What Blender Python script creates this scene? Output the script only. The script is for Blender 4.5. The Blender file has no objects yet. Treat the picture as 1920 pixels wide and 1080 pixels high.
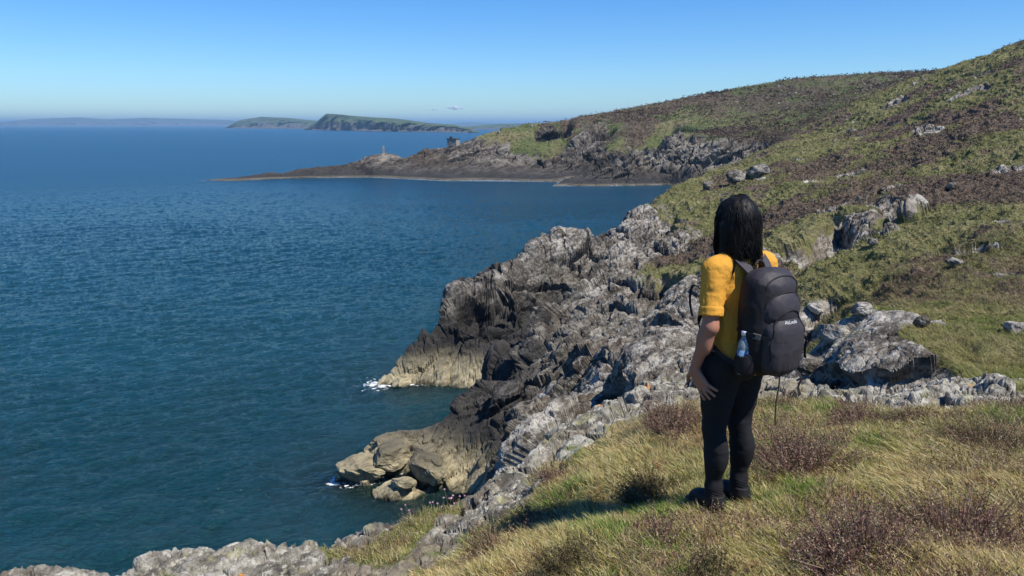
import bpy, math, random, time
import numpy as np
from mathutils import Vector, Matrix
T0 = time.time()
rng = np.random.default_rng(7)
random.seed(7)
scn = bpy.context.scene
COL = scn.collection
PI = math.pi

# ------------------------------------------------------------------ camera
H = 22.0                      # camera height over the sea, metres
F = 1400.0                    # focal length in pixels of a 1920 wide frame
PITCH = math.radians(12.33)
SP, CP = math.sin(PITCH), math.cos(PITCH)
cam_d = bpy.data.cameras.new('camera')
cam = bpy.data.objects.new('camera', cam_d); COL.objects.link(cam)
cam_d.sensor_width = 36.0; cam_d.lens = 36.0 * F / 1920.0
cam_d.clip_start = 0.05; cam_d.clip_end = 200000
cam.location = (0, 0, H); cam.rotation_euler = (PI / 2 - PITCH, 0, 0)
scn.camera = cam

# ------------------------------------------------------------------ light
SUN_EL, SUN_AZ = math.radians(56), math.atan2(0.82, -0.57)   # azimuth from +Y towards +X
sdir = Vector((math.sin(SUN_AZ) * math.cos(SUN_EL), math.cos(SUN_AZ) * math.cos(SUN_EL), math.sin(SUN_EL)))
sun_d = bpy.data.lights.new('sun', 'SUN'); sun_d.energy = 5.0; sun_d.angle = math.radians(0.53); sun_d.color = (1, .95, .87)
sun = bpy.data.objects.new('sun', sun_d); COL.objects.link(sun)
sun.rotation_euler = sdir.to_track_quat('Z', 'Y').to_euler(); sun.location = (0, 0, 60)
w = bpy.data.worlds.new('World'); scn.world = w; w.use_nodes = True
wn = w.node_tree.nodes; wl = w.node_tree.links; wn.clear()
sky = wn.new('ShaderNodeTexSky'); sky.sky_type = 'NISHITA'; sky.sun_disc = False
sky.sun_elevation = SUN_EL; sky.sun_rotation = SUN_AZ; sky.altitude = 0
sky.air_density = 1.0; sky.dust_density = 0.0; sky.ozone_density = 2.6
bg = wn.new('ShaderNodeBackground'); bg.inputs[1].default_value = 0.088
wo = wn.new('ShaderNodeOutputWorld')
hs = wn.new('ShaderNodeHueSaturation'); hs.inputs['Saturation'].default_value = 1.34
tint = wn.new('ShaderNodeMix'); tint.data_type = 'RGBA'; tint.blend_type = 'MULTIPLY'; tint.inputs[0].default_value = 1; tint.inputs[7].default_value = (.66, .93, 1.28, 1)
wl.new(sky.outputs[0], hs.inputs['Color']); wl.new(hs.outputs[0], tint.inputs[6]); wl.new(tint.outputs[2], bg.inputs[0]); wl.new(bg.outputs[0], wo.inputs[0])
scn.view_settings.view_transform = 'Standard'; scn.view_settings.look = 'None'
scn.view_settings.exposure = 0.42; scn.view_settings.gamma = 1.0
scn.cycles.max_bounces = 6; scn.cycles.diffuse_bounces = 2; scn.cycles.glossy_bounces = 3
scn.cycles.transparent_max_bounces = 12; scn.cycles.volume_bounces = 0
scn.cycles.use_denoising = True
scn.cycles.caustics_reflective = False; scn.cycles.caustics_refractive = False

# ------------------------------------------------------------------ helpers: pixels of the photograph to places
def PY(px, py, Y):            # point on that sight line at distance Y ahead
    r = (px - 960) / F; u = -(py - 540) / F
    t = Y / (CP + SP * u); return (r * t, Y, H + t * (u * CP - SP))
def PZ(px, py, Z):            # point on that sight line at height Z
    r = (px - 960) / F; u = -(py - 540) / F
    t = (Z - H) / (u * CP - SP); return (r * t, t * (CP + SP * u), Z)
def tag(o, label=None, cat=None, group=None, kind=None):
    if label: o['label'] = label
    if cat: o['category'] = cat
    if group: o['group'] = group
    if kind: o['kind'] = kind
    return o
def empty(name, loc=(0, 0, 0), rz=0):
    o = bpy.data.objects.new(name, None); COL.objects.link(o); o.location = loc; o.rotation_euler = (0, 0, rz)
    o.empty_display_size = .1; return o
def mesh_np(name, V, faces, mat=None, parent=None, attrs=None, smooth=False, loc=None):
    """faces: (n,3) or (n,4) int array, or list of such arrays"""
    me = bpy.data.meshes.new(name)
    V = np.asarray(V, np.float32)
    fl = faces if isinstance(faces, list) else [faces]
    fl = [np.asarray(f, np.int32) for f in fl if len(f)]
    loops = np.concatenate([f.ravel() for f in fl]); tot = np.concatenate([np.full(len(f), f.shape[1], np.int32) for f in fl])
    me.vertices.add(len(V)); me.vertices.foreach_set('co', V.ravel())
    me.loops.add(len(loops)); me.loops.foreach_set('vertex_index', loops)
    me.polygons.add(len(tot))
    me.polygons.foreach_set('loop_start', np.concatenate([[0], np.cumsum(tot)[:-1]]).astype(np.int32))
    me.polygons.foreach_set('loop_total', tot)
    me.polygons.foreach_set('use_smooth', np.full(len(tot), smooth))
    me.update(calc_edges=True)
    if attrs:
        for k, a in attrs.items():
            a = np.asarray(a, np.float32)
            if a.ndim == 1:
                at = me.attributes.new(k, 'FLOAT', 'POINT'); at.data.foreach_set('value', a)
            else:
                at = me.attributes.new(k, 'FLOAT_COLOR', 'POINT')
                at.data.foreach_set('color', np.concatenate([a, np.ones((len(a), 1), np.float32)], 1).ravel())
    o = bpy.data.objects.new(name, me); COL.objects.link(o)
    if mat: me.materials.append(mat)
    if parent: o.parent = parent
    if loc is not None: o.location = loc
    return o
def grid_faces(nr, nc):
    i = np.arange((nr - 1) * (nc - 1)); r = i // (nc - 1); c = i % (nc - 1); a = r * nc + c
    return np.stack([a, a + 1, a + nc + 1, a + nc], 1)

# ------------------------------------------------------------------ numpy noise
def _h(ix, iy, iz, s):
    n = (ix.astype(np.uint32) * np.uint32(374761393)) ^ (iy.astype(np.uint32) * np.uint32(668265263)) ^ (iz.astype(np.uint32) * np.uint32(2147483647 - 58)) ^ np.uint32((s * 3266489917) & 0xffffffff)
    n = (n ^ (n >> np.uint32(13))) * np.uint32(1274126177); n = (n ^ (n >> np.uint32(16))) * np.uint32(2246822519)
    return n ^ (n >> np.uint32(15))
def _f(n): return (n & np.uint32(0xffffff)).astype(np.float32) / np.float32(0xffffff)
def vnoise(P, s=0):           # smooth value noise, about -1..1
    P = np.asarray(P, np.float32); fl = np.floor(P); I = fl.astype(np.int64); f = P - fl; f = f * f * f * (f * (f * 6 - 15) + 10)
    out = 0
    for dx in (0, 1):
        wx = f[:, 0] if dx else 1 - f[:, 0]
        for dy in (0, 1):
            wy = f[:, 1] if dy else 1 - f[:, 1]
            for dz in (0, 1):
                wz = f[:, 2] if dz else 1 - f[:, 2]
                out = out + wx * wy * wz * _f(_h(I[:, 0] + dx, I[:, 1] + dy, I[:, 2] + dz, s))
    return out * 2 - 1
def fbm(P, octs=4, s=0, lac=2.03, gain=.5, ridge=False):
    P = np.asarray(P, np.float32); a = 1; out = 0; tot = 0; P = P + np.float32(131.7)
    for k in range(octs):
        n = vnoise(P, s + k * 17)
        if ridge: n = 1 - 2 * np.abs(n)
        out = out + a * n; tot += a; a *= gain; P = P * lac + 11.3
    return out / tot
def cells(P, s=0, slope=1.0):
    """faceted block displacement: (block offset about -1..1, crack distance)"""
    P = np.asarray(P, np.float32); n = len(P); out = np.empty(n, np.float32); ck = np.empty(n, np.float32)
    for a in range(0, n, 200000):
        p = P[a:a + 200000]; I = np.floor(p).astype(np.int64)
        d1 = np.full(len(p), 9., np.float32); d2 = d1.copy(); v = np.zeros(len(p), np.float32)
        for dx in (-1, 0, 1):
            for dy in (-1, 0, 1):
                for dz in (-1, 0, 1):
                    cx, cy, cz = I[:, 0] + dx, I[:, 1] + dy, I[:, 2] + dz
                    hsh = _h(cx, cy, cz, s)
                    jx = _f(hsh); jy = _f(hsh * np.uint32(747796405) + np.uint32(99)); jz = _f((hsh ^ (hsh >> np.uint32(7))) * np.uint32(2891336453) + np.uint32(7))
                    ex = p[:, 0] - cx - jx; ey = p[:, 1] - cy - jy; ez = p[:, 2] - cz - jz
                    d = ex * ex + ey * ey + ez * ez
                    r = _f(hsh * np.uint32(277803737)); gx = jy * 2 - 1; gy = jz * 2 - 1; gz = jx * 2 - 1
                    val = .8 * (r * 2 - 1) + slope * .75 * (ex * gx + ey * gy + ez * gz)
                    m = d < d1
                    d2 = np.where(m, d1, np.minimum(d2, d)); v = np.where(m, val, v); d1 = np.where(m, d, d1)
        out[a:a + 200000] = v; ck[a:a + 200000] = np.sqrt(d2) - np.sqrt(d1)
    return out, ck
def sstep(a, b, x):
    t = np.clip((x - a) / (b - a), 0, 1); return t * t * (3 - 2 * t)

# strata: slabs that strike to the far right and lean
w_ = Vector((-.62, .52, .58)).normalized(); u_ = Vector((.64, .62, .35)); u_ = (u_ - w_ * u_.dot(w_)).normalized(); v_ = w_.cross(u_)
STR = np.array([u_, v_, w_], np.float32)
def rockdisp(P, layers, s=0):
    """layers: (size along strata, along, across, amplitude, crack)"""
    q = P @ STR.T; d = np.zeros(len(P), np.float32)
    for k, (a, b, c, amp, cr) in enumerate(layers):
        qq = q / np.array([a, b, c], np.float32)
        qq = qq + .10 * np.stack([vnoise(qq * 1.7, s + 50 + k), vnoise(qq * 1.7 + 9, s + 60 + k), vnoise(qq * 1.7 + 19, s + 70 + k)], 1)
        v, ck = cells(qq, s + k * 13)
        d += amp * np.clip(v, -1.2, 1.2) - amp * cr * (1 - sstep(0, .12, ck))
    return d

def fins(P, step, amp, s):
    """saw-toothed ribs along the strike of the strata, steep on the seaward left"""
    q = P @ STR.T
    t = q[:, 2] / step + .55 * vnoise(np.stack([q[:, 0] / step * .22, q[:, 1] / step * .5, q[:, 2] / step * .3], 1), s) + .12 * vnoise(q / step * 1.5, s + 1)
    k = np.floor(t); f = t - k; h = .55 + .45 * vnoise(np.stack([k * 7.3, q[:, 0] / step * .35, q[:, 1] / step * .35], 1), s + 2)
    return amp * h * (np.where(f > .7, (1 - f) / .3, f / .7) - .8)
class Survey:
    """height surface through surveyed points: triangulated in (azimuth, log distance), slightly rounded"""
    def __init__(s, X, Y, vals, c, box):
        from mathutils.geometry import delaunay_2d_cdt
        q = s.tr(X, Y); a0, a1, r0, r1 = box; s.lo = np.array([a0, math.log(r0)]); s.hi = np.array([a1, math.log(r1)])
        nv = vals.shape[1]
        # frame of far points carrying the nearest value
        ex = []
        for t in np.linspace(0, 1, 9):
            for p in ((a0 - .05 + t * (a1 - a0 + .1), s.lo[1] - .1), (a0 - .05 + t * (a1 - a0 + .1), s.hi[1] + .1), (a0 - .05, s.lo[1] - .1 + t * (s.hi[1] - s.lo[1] + .2)), (a1 + .05, s.lo[1] - .1 + t * (s.hi[1] - s.lo[1] + .2))): ex.append(p)
        ex = np.array(ex); ev = vals[((ex[:, None] - q[None]) ** 2).sum(2).argmin(1)]
        q = np.concatenate([q, ex]); vals = np.concatenate([vals, ev])
        r = delaunay_2d_cdt([Vector(p) for p in q], [], [], 0, 1e-5)
        pts = np.array([tuple(p) for p in r[0]]); V = np.array([vals[o[0]] for o in r[3]])
        s.n = 1400; st = (s.hi - s.lo) / (s.n - 1); G = np.zeros((s.n, s.n, nv))
        for f in r[2]:
            A, B, C = pts[f[0]], pts[f[1]], pts[f[2]]
            lo = np.maximum(np.floor((np.minimum(np.minimum(A, B), C) - s.lo) / st).astype(int), 0); hi = np.minimum(np.ceil((np.maximum(np.maximum(A, B), C) - s.lo) / st).astype(int), s.n - 1)
            if (hi < lo).any(): continue
            I, J = np.meshgrid(np.arange(lo[0], hi[0] + 1), np.arange(lo[1], hi[1] + 1), indexing='ij')
            px = s.lo[0] + I * st[0]; py = s.lo[1] + J * st[1]
            D = (B[0] - A[0]) * (C[1] - A[1]) - (C[0] - A[0]) * (B[1] - A[1])
            if abs(D) < 1e-14: continue
            wb = ((px - A[0]) * (C[1] - A[1]) - (C[0] - A[0]) * (py - A[1])) / D; wc = ((B[0] - A[0]) * (py - A[1]) - (px - A[0]) * (B[1] - A[1])) / D
            m = (wb >= -1e-6) & (wc >= -1e-6) & (wb + wc <= 1 + 1e-6); wa = 1 - wb - wc
            G[I[m], J[m]] = wa[m][:, None] * V[f[0]] + wb[m][:, None] * V[f[1]] + wc[m][:, None] * V[f[2]]
        for k in range(0, nv, 3): pass
        kk = [max(1, int(c / st[0])), max(1, int(c / st[1]))]
        for _ in range(2):
            for ax in (0, 1):
                k_ = kk[ax]; c_ = np.cumsum(np.concatenate([np.zeros_like(np.take(G, [0], ax)), G], ax), ax)
                i = np.arange(s.n); a = np.maximum(i - k_, 0); b = np.minimum(i + k_ + 1, s.n)
                sh = [1, 1, 1]; sh[ax] = s.n; G = (np.take(c_, b, ax) - np.take(c_, a, ax)) / (b - a).reshape(sh)
        s.G = G
    def tr(s, X, Y): return np.stack([np.arctan2(X, Y), .5 * np.log(np.asarray(X) ** 2 + np.asarray(Y) ** 2)], 1)
    def __call__(s, X, Y):
        t = (s.tr(X, Y) - s.lo) / (s.hi - s.lo) * (s.n - 1); t = np.clip(t, 0, s.n - 1.001); i = t.astype(int); f = (t - i)[:, :, None]
        G = s.G; i0, j0 = i[:, 0], i[:, 1]; fu, fv = f[:, 0], f[:, 1]
        return (G[i0, j0] * (1 - fu) + G[i0 + 1, j0] * fu) * (1 - fv) + (G[i0, j0 + 1] * (1 - fu) + G[i0 + 1, j0 + 1] * fu) * fv
def survey(pts, c, box):
    """pts: ('Y'|'Z'|'X', a, b, val, veg, heath)"""
    R = []
    for p in pts:
        k, a, b, v, g, h = p
        x, y, z = PY(a, b, v) if k == 'Y' else PZ(a, b, v) if k == 'Z' else (a, b, v)
        R.append((x, y, z, g, h))
    R = np.array(R, float)
    return Survey(R[:, 0], R[:, 1], R[:, 2:], c, box)
def polar(az0, az1, na, r0, r1, nr, wide=None, inner=None):
    az = np.linspace(az0, az1, na); r = np.exp(np.linspace(math.log(r0), math.log(r1), nr))
    if wide: az = np.concatenate([np.linspace(wide[0], az0, 61)[:-1], np.linspace(az0, az1, na - 160), np.linspace(az1, wide[1], 101)[1:]])    # coarser beyond the frame
    if inner: r = np.concatenate([np.exp(np.linspace(math.log(inner), math.log(r0), 61))[:-1], np.exp(np.linspace(math.log(r0), math.log(r1), nr - 60))])
    R, A = np.meshgrid(r, az, indexing='ij')
    return (R * np.sin(A)).ravel(), (R * np.cos(A)).ravel()
def blur(P, nr, nc, k, it=2):
    G = P.reshape(nr, nc, 3).astype(np.float64)
    for _ in range(it):
        for ax in (0, 1):
            n = G.shape[ax]; c = np.cumsum(np.concatenate([np.zeros_like(np.take(G, [0], ax)), G], ax), ax)
            i = np.arange(n); a = np.maximum(i - k, 0); b = np.minimum(i + k + 1, n); m = np.minimum(i - a, b - 1 - i); a = i - m; b = i + m + 1
            sh = [1, 1, 1]; sh[ax] = n
            G = (np.take(c, b, ax) - np.take(c, a, ax)) / (b - a).reshape(sh)
    return G.reshape(-1, 3).astype(np.float32)
def soft(a, nr, nc, k): return blur(np.stack([a, a, a], 1), nr, nc, k)[:, 0]
def normals(P, nr, nc):
    G = P.reshape(nr, nc, 3); du = np.gradient(G, axis=1); dv = np.gradient(G, axis=0)
    N = np.cross(du, dv); N /= np.linalg.norm(N, axis=2, keepdims=True) + 1e-9
    N = N.reshape(-1, 3); N *= np.sign(N[:, 2:3] + 1e-9); return N

# ------------------------------------------------------------------ materials
def newmat(name):
    m = bpy.data.materials.new(name); m.use_nodes = True; nt = m.node_tree; nt.nodes.clear()
    return m, nt, nt.nodes, nt.links
class NB:
    """tiny node builder"""
    def __init__(s, name): s.m, s.nt, s.n, s.l = newmat(name); s.out = s.n.new('ShaderNodeOutputMaterial'); s.geo = s.n.new('ShaderNodeNewGeometry'); s.pos = s.geo.outputs['Position']
    def lnk(s, a, b):
        if isinstance(a, (int, float)): b.default_value = a
        elif isinstance(a, (tuple, list)): b.default_value = tuple(a) + ((1,) if len(a) == 3 and len(b.default_value) == 4 else ())
        else: s.l.new(a, b)
    def noise(s, scale, detail=4, rough=.55, dist=0, vec=None, col=False):
        n = s.n.new('ShaderNodeTexNoise'); n.inputs['Scale'].default_value = scale; n.inputs['Detail'].default_value = detail
        n.inputs['Roughness'].default_value = rough; n.inputs['Distortion'].default_value = dist; s.l.new(vec or s.pos, n.inputs['Vector'])
        return n.outputs['Color' if col else 'Fac']
    def vor(s, scale, feature='F1', vec=None, out='Distance'):
        n = s.n.new('ShaderNodeTexVoronoi'); n.feature = feature; n.inputs['Scale'].default_value = scale; s.l.new(vec or s.pos, n.inputs['Vector']); return n.outputs[out]
    def ramp(s, fac, stops, mode='LINEAR'):
        r = s.n.new('ShaderNodeValToRGB'); e = r.color_ramp.elements; r.color_ramp.interpolation = mode
        while len(e) < len(stops): e.new(.5)
        for k, (p, c) in enumerate(stops):
            e[k].position = p; c = (c, c, c) if isinstance(c, (int, float)) else c; e[k].color = (*c, 1)
        s.lnk(fac, r.inputs[0]); return r.outputs[0]
    def math(s, op, a, b=0.0, clamp=False):
        n = s.n.new('ShaderNodeMath'); n.operation = op; n.use_clamp = clamp; s.lnk(a, n.inputs[0]); s.lnk(b, n.inputs[1]); return n.outputs[0]
    def map(s, v, a, b, c=0., d=1., smooth=True):
        n = s.n.new('ShaderNodeMapRange'); n.interpolation_type = 'SMOOTHSTEP' if smooth else 'LINEAR'; s.lnk(v, n.inputs[0])
        for k, q in enumerate((a, b, c, d)): s.lnk(q, n.inputs[k + 1])
        return n.outputs[0]
    def mix(s, f, a, b, mode='MIX'):
        n = s.n.new('ShaderNodeMix'); n.data_type = 'RGBA'; n.blend_type = mode
        s.lnk(f, n.inputs[0]); s.lnk(a, n.inputs[6]); s.lnk(b, n.inputs[7]); return n.outputs[2]
    def attr(s, name, out='Fac'):
        n = s.n.new('ShaderNodeAttribute'); n.attribute_name = name; return n.outputs[out]
    def vmul(s, vec, xyz, rot=(0, 0, 0)):
        n = s.n.new('ShaderNodeMapping'); n.inputs['Scale'].default_value = xyz; n.inputs['Rotation'].default_value = rot; s.l.new(vec, n.inputs[0]); return n.outputs[0]
    def bump(s, h, strength=.5, dist=.1, nrm=None):
        n = s.n.new('ShaderNodeBump'); n.inputs['Strength'].default_value = strength; n.inputs['Distance'].default_value = dist
        s.l.new(h, n.inputs['Height'])
        if nrm: s.l.new(nrm, n.inputs['Normal'])
        return n.outputs[0]
    def sep(s, v):
        n = s.n.new('ShaderNodeSeparateXYZ'); s.l.new(v, n.inputs[0]); return n.outputs
    def bsdf(s, **kw):
        b = s.n.new('ShaderNodeBsdfPrincipled')
        for k, v in kw.items(): s.lnk(v, b.inputs[k.replace('_', ' ')])
        s.l.new(b.outputs[0], s.out.inputs[0]); return b

def plain(name, col, rough=.6, noise=0.0, scale=40, spec=.5, **kw):
    b = NB(name)
    c = col
    if noise: c = b.mix(b.noise(scale, 3), tuple(x * (1 - noise) for x in col), tuple(min(1, x * (1 + noise)) for x in col))
    p = b.bsdf(Base_Color=c, Roughness=rough, **kw); p.inputs['Specular IOR Level'].default_value = spec
    return b.m

def terrain_mat(name, sc, dark, mid, light, tide, heath, green, bumpd, lich=.5, zone=(1.2, 2.6, 6.5), dry=(.16, .14, .065)):
    """sc: feature frequency; tide zones by real height above the sea"""
    b = NB(name)
    z = b.sep(b.pos)[2]
    cx = b.n.new('ShaderNodeCombineXYZ')
    for k, ax in enumerate((u_, v_, w_)):
        dn = b.n.new('ShaderNodeVectorMath'); dn.operation = 'DOT_PRODUCT'; b.l.new(b.pos, dn.inputs[0]); dn.inputs[1].default_value = ax; b.l.new(dn.outputs['Value'], cx.inputs[k])
    st = b.vmul(cx.outputs[0], (.7, .9, 1.7))
    n1 = b.noise(sc * .3, 6, .62); n2 = b.noise(sc * 1.6, 6, .68, 0, st); n3 = b.noise(sc * 4, 6, .72)
    c = b.ramp(b.math('ADD', b.math('MULTIPLY', n1, .45), b.math('MULTIPLY', n2, .55)), [(.38, dark), (.48, mid), (.58, light), (.7, tuple(x * 1.2 for x in light))])
    c = b.mix(b.ramp(n3, [(.53, 0.), (.60, lich)]), c, tuple(min(.55, x * 1.3) for x in light))
    c = b.mix(b.ramp(n3, [(.38, .7), (.46, 0.)]), c, dark)
    ltn = b.noise(sc * .25, 4); c = b.mix(b.ramp(ltn, [(.52, 0.), (.62, .55)]), c, tuple(x * .8 for x in mid[:1]) + (mid[1] * .66, mid[2] * .5))
    if zone[2] < 0: c = b.mix(b.ramp(b.noise(3.1, 2, .5), [(.69, 0.), (.72, .85)]), c, (.55, .22, .03)); c = b.mix(b.ramp(b.noise(5.3, 5, .7), [(.56, 0.), (.64, .5)]), c, (.28, .27, .13))
    # tide zones
    if zone[2] < 0: zone = (.1, .2, .3); z = b.math('ADD', z, 50.)
    zj = b.math('ADD', z, b.math('MULTIPLY', b.math('SUBTRACT', n1, .5), zone[2] * 1.0))
    c = b.mix(b.map(zj, zone[2] * 1.0, zone[2] * 2.0, .62, 0.), c, b.mix(n2, dark, tuple(x * .75 for x in mid)))
    blk = b.mix(n2, (.012, .012, .012), (.05, .047, .044))
    c = b.mix(b.map(zj, zone[1] * 1.3, zone[2] * 1.15, .93, 0.), c, blk)
    td = b.ramp(n2, [(.35, tuple(x * .45 for x in tide)), (.55, tide), (.7, tuple(x * 1.25 for x in tide))])
    zt = b.math('ADD', z, b.math('MULTIPLY', b.math('SUBTRACT', n2, .5), 1.2))
    c = b.mix(b.map(zt, zone[0] * .6, zone[1], 1., 0.), c, td)
    c = b.mix(b.map(zt, -.2, .45, 1., 0.), c, (.03, .028, .015))
    # vegetation
    g1 = b.noise(sc * .35, 5, .6); g2 = b.noise(sc * 6, 4, .7)
    gc = b.ramp(b.math('ADD', b.math('MULTIPLY', g1, .5), b.math('MULTIPLY', g2, .5)), [(.36, tuple(x * .5 for x in green)), (.48, green), (.58, dry), (.68, tuple(x * 1.25 for x in dry))])
    hc = b.ramp(g2, [(.35, tuple(x * .45 for x in heath)), (.5, heath), (.66, tuple(x * 1.9 for x in heath))])
    hm = b.math('ADD', b.attr('heath'), b.math('MULTIPLY', b.math('SUBTRACT', g1, .5), 1.6))
    vc = b.mix(b.map(hm, .38, .6), gc, hc)
    vm = b.math('ADD', b.attr('veg'), b.math('MULTIPLY', b.math('SUBTRACT', n2, .5), .9))
    c = b.mix(b.map(vm, .42, .58), c, vc)
    bh = b.math('ADD', b.math('MULTIPLY', n2, 1.2), n3)
    nrm = b.bump(bh, .9, bumpd)
    p = b.bsdf(Base_Color=c, Roughness=.9, Normal=nrm); p.inputs['Specular IOR Level'].default_value = .25
    return b.m

M_fg = terrain_mat('clifftop_rock', 2.4, (.055, .05, .042), (.17, .155, .125), (.33, .315, .265), (.25, .2, .1), (.07, .045, .035), (.10, .115, .035), .02, .75, (.1, .2, -.3), (.22, .18, .085))
M_mid = terrain_mat('cliff_rock', .9, (.020, .018, .015), (.125, .108, .086), (.40, .372, .32), (.36, .31, .195), (.095, .07, .05), (.115, .118, .04), .16, .55, (1.4, 3.1, 6.6), (.19, .17, .08))
M_far = terrain_mat('headland_rock', .16, (.014, .013, .012), (.074, .063, .052), (.22, .195, .16), (.15, .13, .095), (.075, .055, .038), (.085, .105, .032), .3, .45, (.25, .9, 4.0), (.15, .125, .065))

exec_parts = True
# ------------------------------------------------------------------ clifftop in the foreground
import os
Q = float(os.environ.get('Q', 1.0))       # mesh density
FG = [
 ('X', .2, .9, 20.42, 1, 0), ('X', -1.2, .9, 19.9, 1, 0), ('X', -2.5, 1.5, 19.0, 1, 0), ('X', 2, 1, 20.6, 1, 0), ('X', 6, 1, 20.7, 1, 0), ('X', -5, 2, 18.4, .3, 0), ('X', -3, 3.2, 18.7, .6, 0), ('X', -1.5, 2.6, 19.3, 1, 0), ('X', 0, 1.6, 20.1, 1, 0), ('X', 8, 4, 20.6, 1, 0),
 ('Z', 1400, 1080, 20.2, 1, .2), ('Z', 1900, 1080, 20.42, 1, .3), ('Z', 900, 1080, 19.75, 1, .2), ('Z', 1150, 1000, 19.95, 1, .2), ('Z', 1370, 945, 20.0, 1, 0), ('Z', 1650, 1000, 20.2, 1, .6),
 ('Z', 1900, 900, 20.2, 1, .3), ('Z', 1650, 900, 20.05, 1, .1), ('Z', 1900, 770, 19.95, 1, .5), ('Z', 1750, 820, 19.95, 1, .1), ('Z', 1550, 850, 19.9, 1, .7), ('Z', 1400, 830, 19.75, 1, .4),
 ('Z', 1200, 830, 19.62, 1, .1), ('Z', 1100, 900, 19.6, 1, .0), ('Z', 1000, 1000, 19.5, 1, .4), ('Z', 1270, 770, 19.6, 1, .6), ('Z', 1600, 780, 19.65, 1, .4), ('Z', 1480, 760, 19.5, 1, .4),
 # rim, left to right
 ('Z', 40, 1058, 18.7, 0, 0), ('Z', 130, 1044, 18.78, 0, 0), ('Z', 210, 1050, 18.7, 0, 0), ('Z', 300, 1028, 18.87, 0, 0), ('Z', 350, 1046, 18.7, 0, 0), ('Z', 405, 1085, 18.35, 0, 0), ('Z', 440, 1072, 18.45, .1, 0), ('Z', 490, 1026, 18.8, .2, 0), ('Z', 545, 1050, 18.6, .9, 0),
 ('Z', 600, 1050, 18.6, .8, 0), ('Z', 640, 1018, 18.75, 0, 0), ('Z', 690, 988, 18.8, 0, 0), ('Z', 740, 980, 18.8, .1, 0), ('Z', 800, 958, 18.95, 1, 0), ('Z', 845, 962, 18.95, 1, 0), ('Z', 700, 1050, 18.9, .9, 0),
 ('Z', 800, 1040, 19.1, .3, 0), ('Z', 760, 1075, 19.1, .2, 0), ('Z', 860, 1000, 19.0, 0, 0), ('Z', 870, 978, 18.85, 0, 0), ('Z', 895, 930, 18.95, 0, 0), ('Z', 930, 895, 19.0, 0, 0), ('Z', 965, 862, 19.05, 0, 0),
 ('Z', 990, 845, 19.1, 0, 0), ('Z', 1040, 818, 19.0, 0, 0), ('Z', 1085, 785, 19.05, 0, 0), ('Z', 1110, 765, 19.1, 0, 0), ('Z', 1150, 765, 19.0, 0, 0), ('Z', 1200, 725, 19.1, 0, 0), ('Z', 1240, 690, 19.15, .2, 0), ('Z', 1300, 692, 19.15, 0, 0), ('Z', 1370, 705, 19.15, 0, 0), ('Z', 1440, 702, 19.2, 0, 0),
 ('Z', 1520, 722, 19.15, 0, 0), ('Z', 1600, 748, 19.1, 0, 0), ('Z', 1650, 760, 19.1, .2, 0), ('Z', 1700, 735, 19.15, 0, 0), ('Z', 1730, 712, 19.2, 0, 0), ('Z', 1790, 720, 19.2, 0, 0), ('Z', 1850, 718, 19.25, .2, 0), ('Z', 1915, 715, 19.3, .6, 0), ('Z', 1800, 770, 19.5, 0.05, 0), ('Z', 1720, 775, 19.45, .2, 0),
 # rock band behind the grass edge
 ('Z', 930, 970, 19.15, .3, 0), ('Z', 1000, 900, 19.2, .4, .2), ('Z', 1090, 830, 19.2, .2, 0), ('Z', 1165, 790, 19.2, .1, 0), ('Z', 1230, 725, 19.3, 0, 0), ('Z', 1000, 930, 19.35, .7, 0), ('Z', 1120, 830, 19.35, .62, 0), ('Z', 1500, 745, 19.35, .5, 0),
 ('Z', 500, 1075, 18.55, .5, 0), ('Z', 250, 1085, 18.6, .2, 0),
]
def off(px, py, Z, dx, dy, z2, veg=0):
    x, y, _ = PZ(px, py, Z); FG.append(('X', x + dx, y + dy, z2, veg, 0))
for a in [(40, 1066, 18.6), (210, 1062, 18.6), (300, 1036, 18.8), (405, 1085, 18.3), (490, 1026, 18.8), (600, 1050, 18.6), (690, 988, 18.8), (800, 958, 18.9)]: off(*a, -.15, .55, 16.2); off(*a, -.6, 2.5, 9)
for a in [(870, 978, 18.85), (930, 895, 19.), (990, 845, 19.1), (1085, 785, 19.05), (1150, 765, 19.), (1240, 690, 19.15)]: off(*a, -.5, .35, 17.0); off(*a, -1.8, 1.8, 9)
for a in [(1300, 692, 19.15), (1440, 702, 19.2), (1600, 748, 19.1)]: off(*a, -.1, .6, 18.0); off(*a, -.5, 3, 13)
for a in [(1730, 712, 19.2), (1850, 718, 19.25)]: off(*a, 0, .6, 18.6); off(*a, 0, 3, 16.5)
off(2000, 715, 19.3, 0, 1, 18.9, 1); off(2000, 715, 19.3, 0, 4, 17, 1)
fg = survey(FG, .008, (-.85, .76, 1.2, 13))
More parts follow.
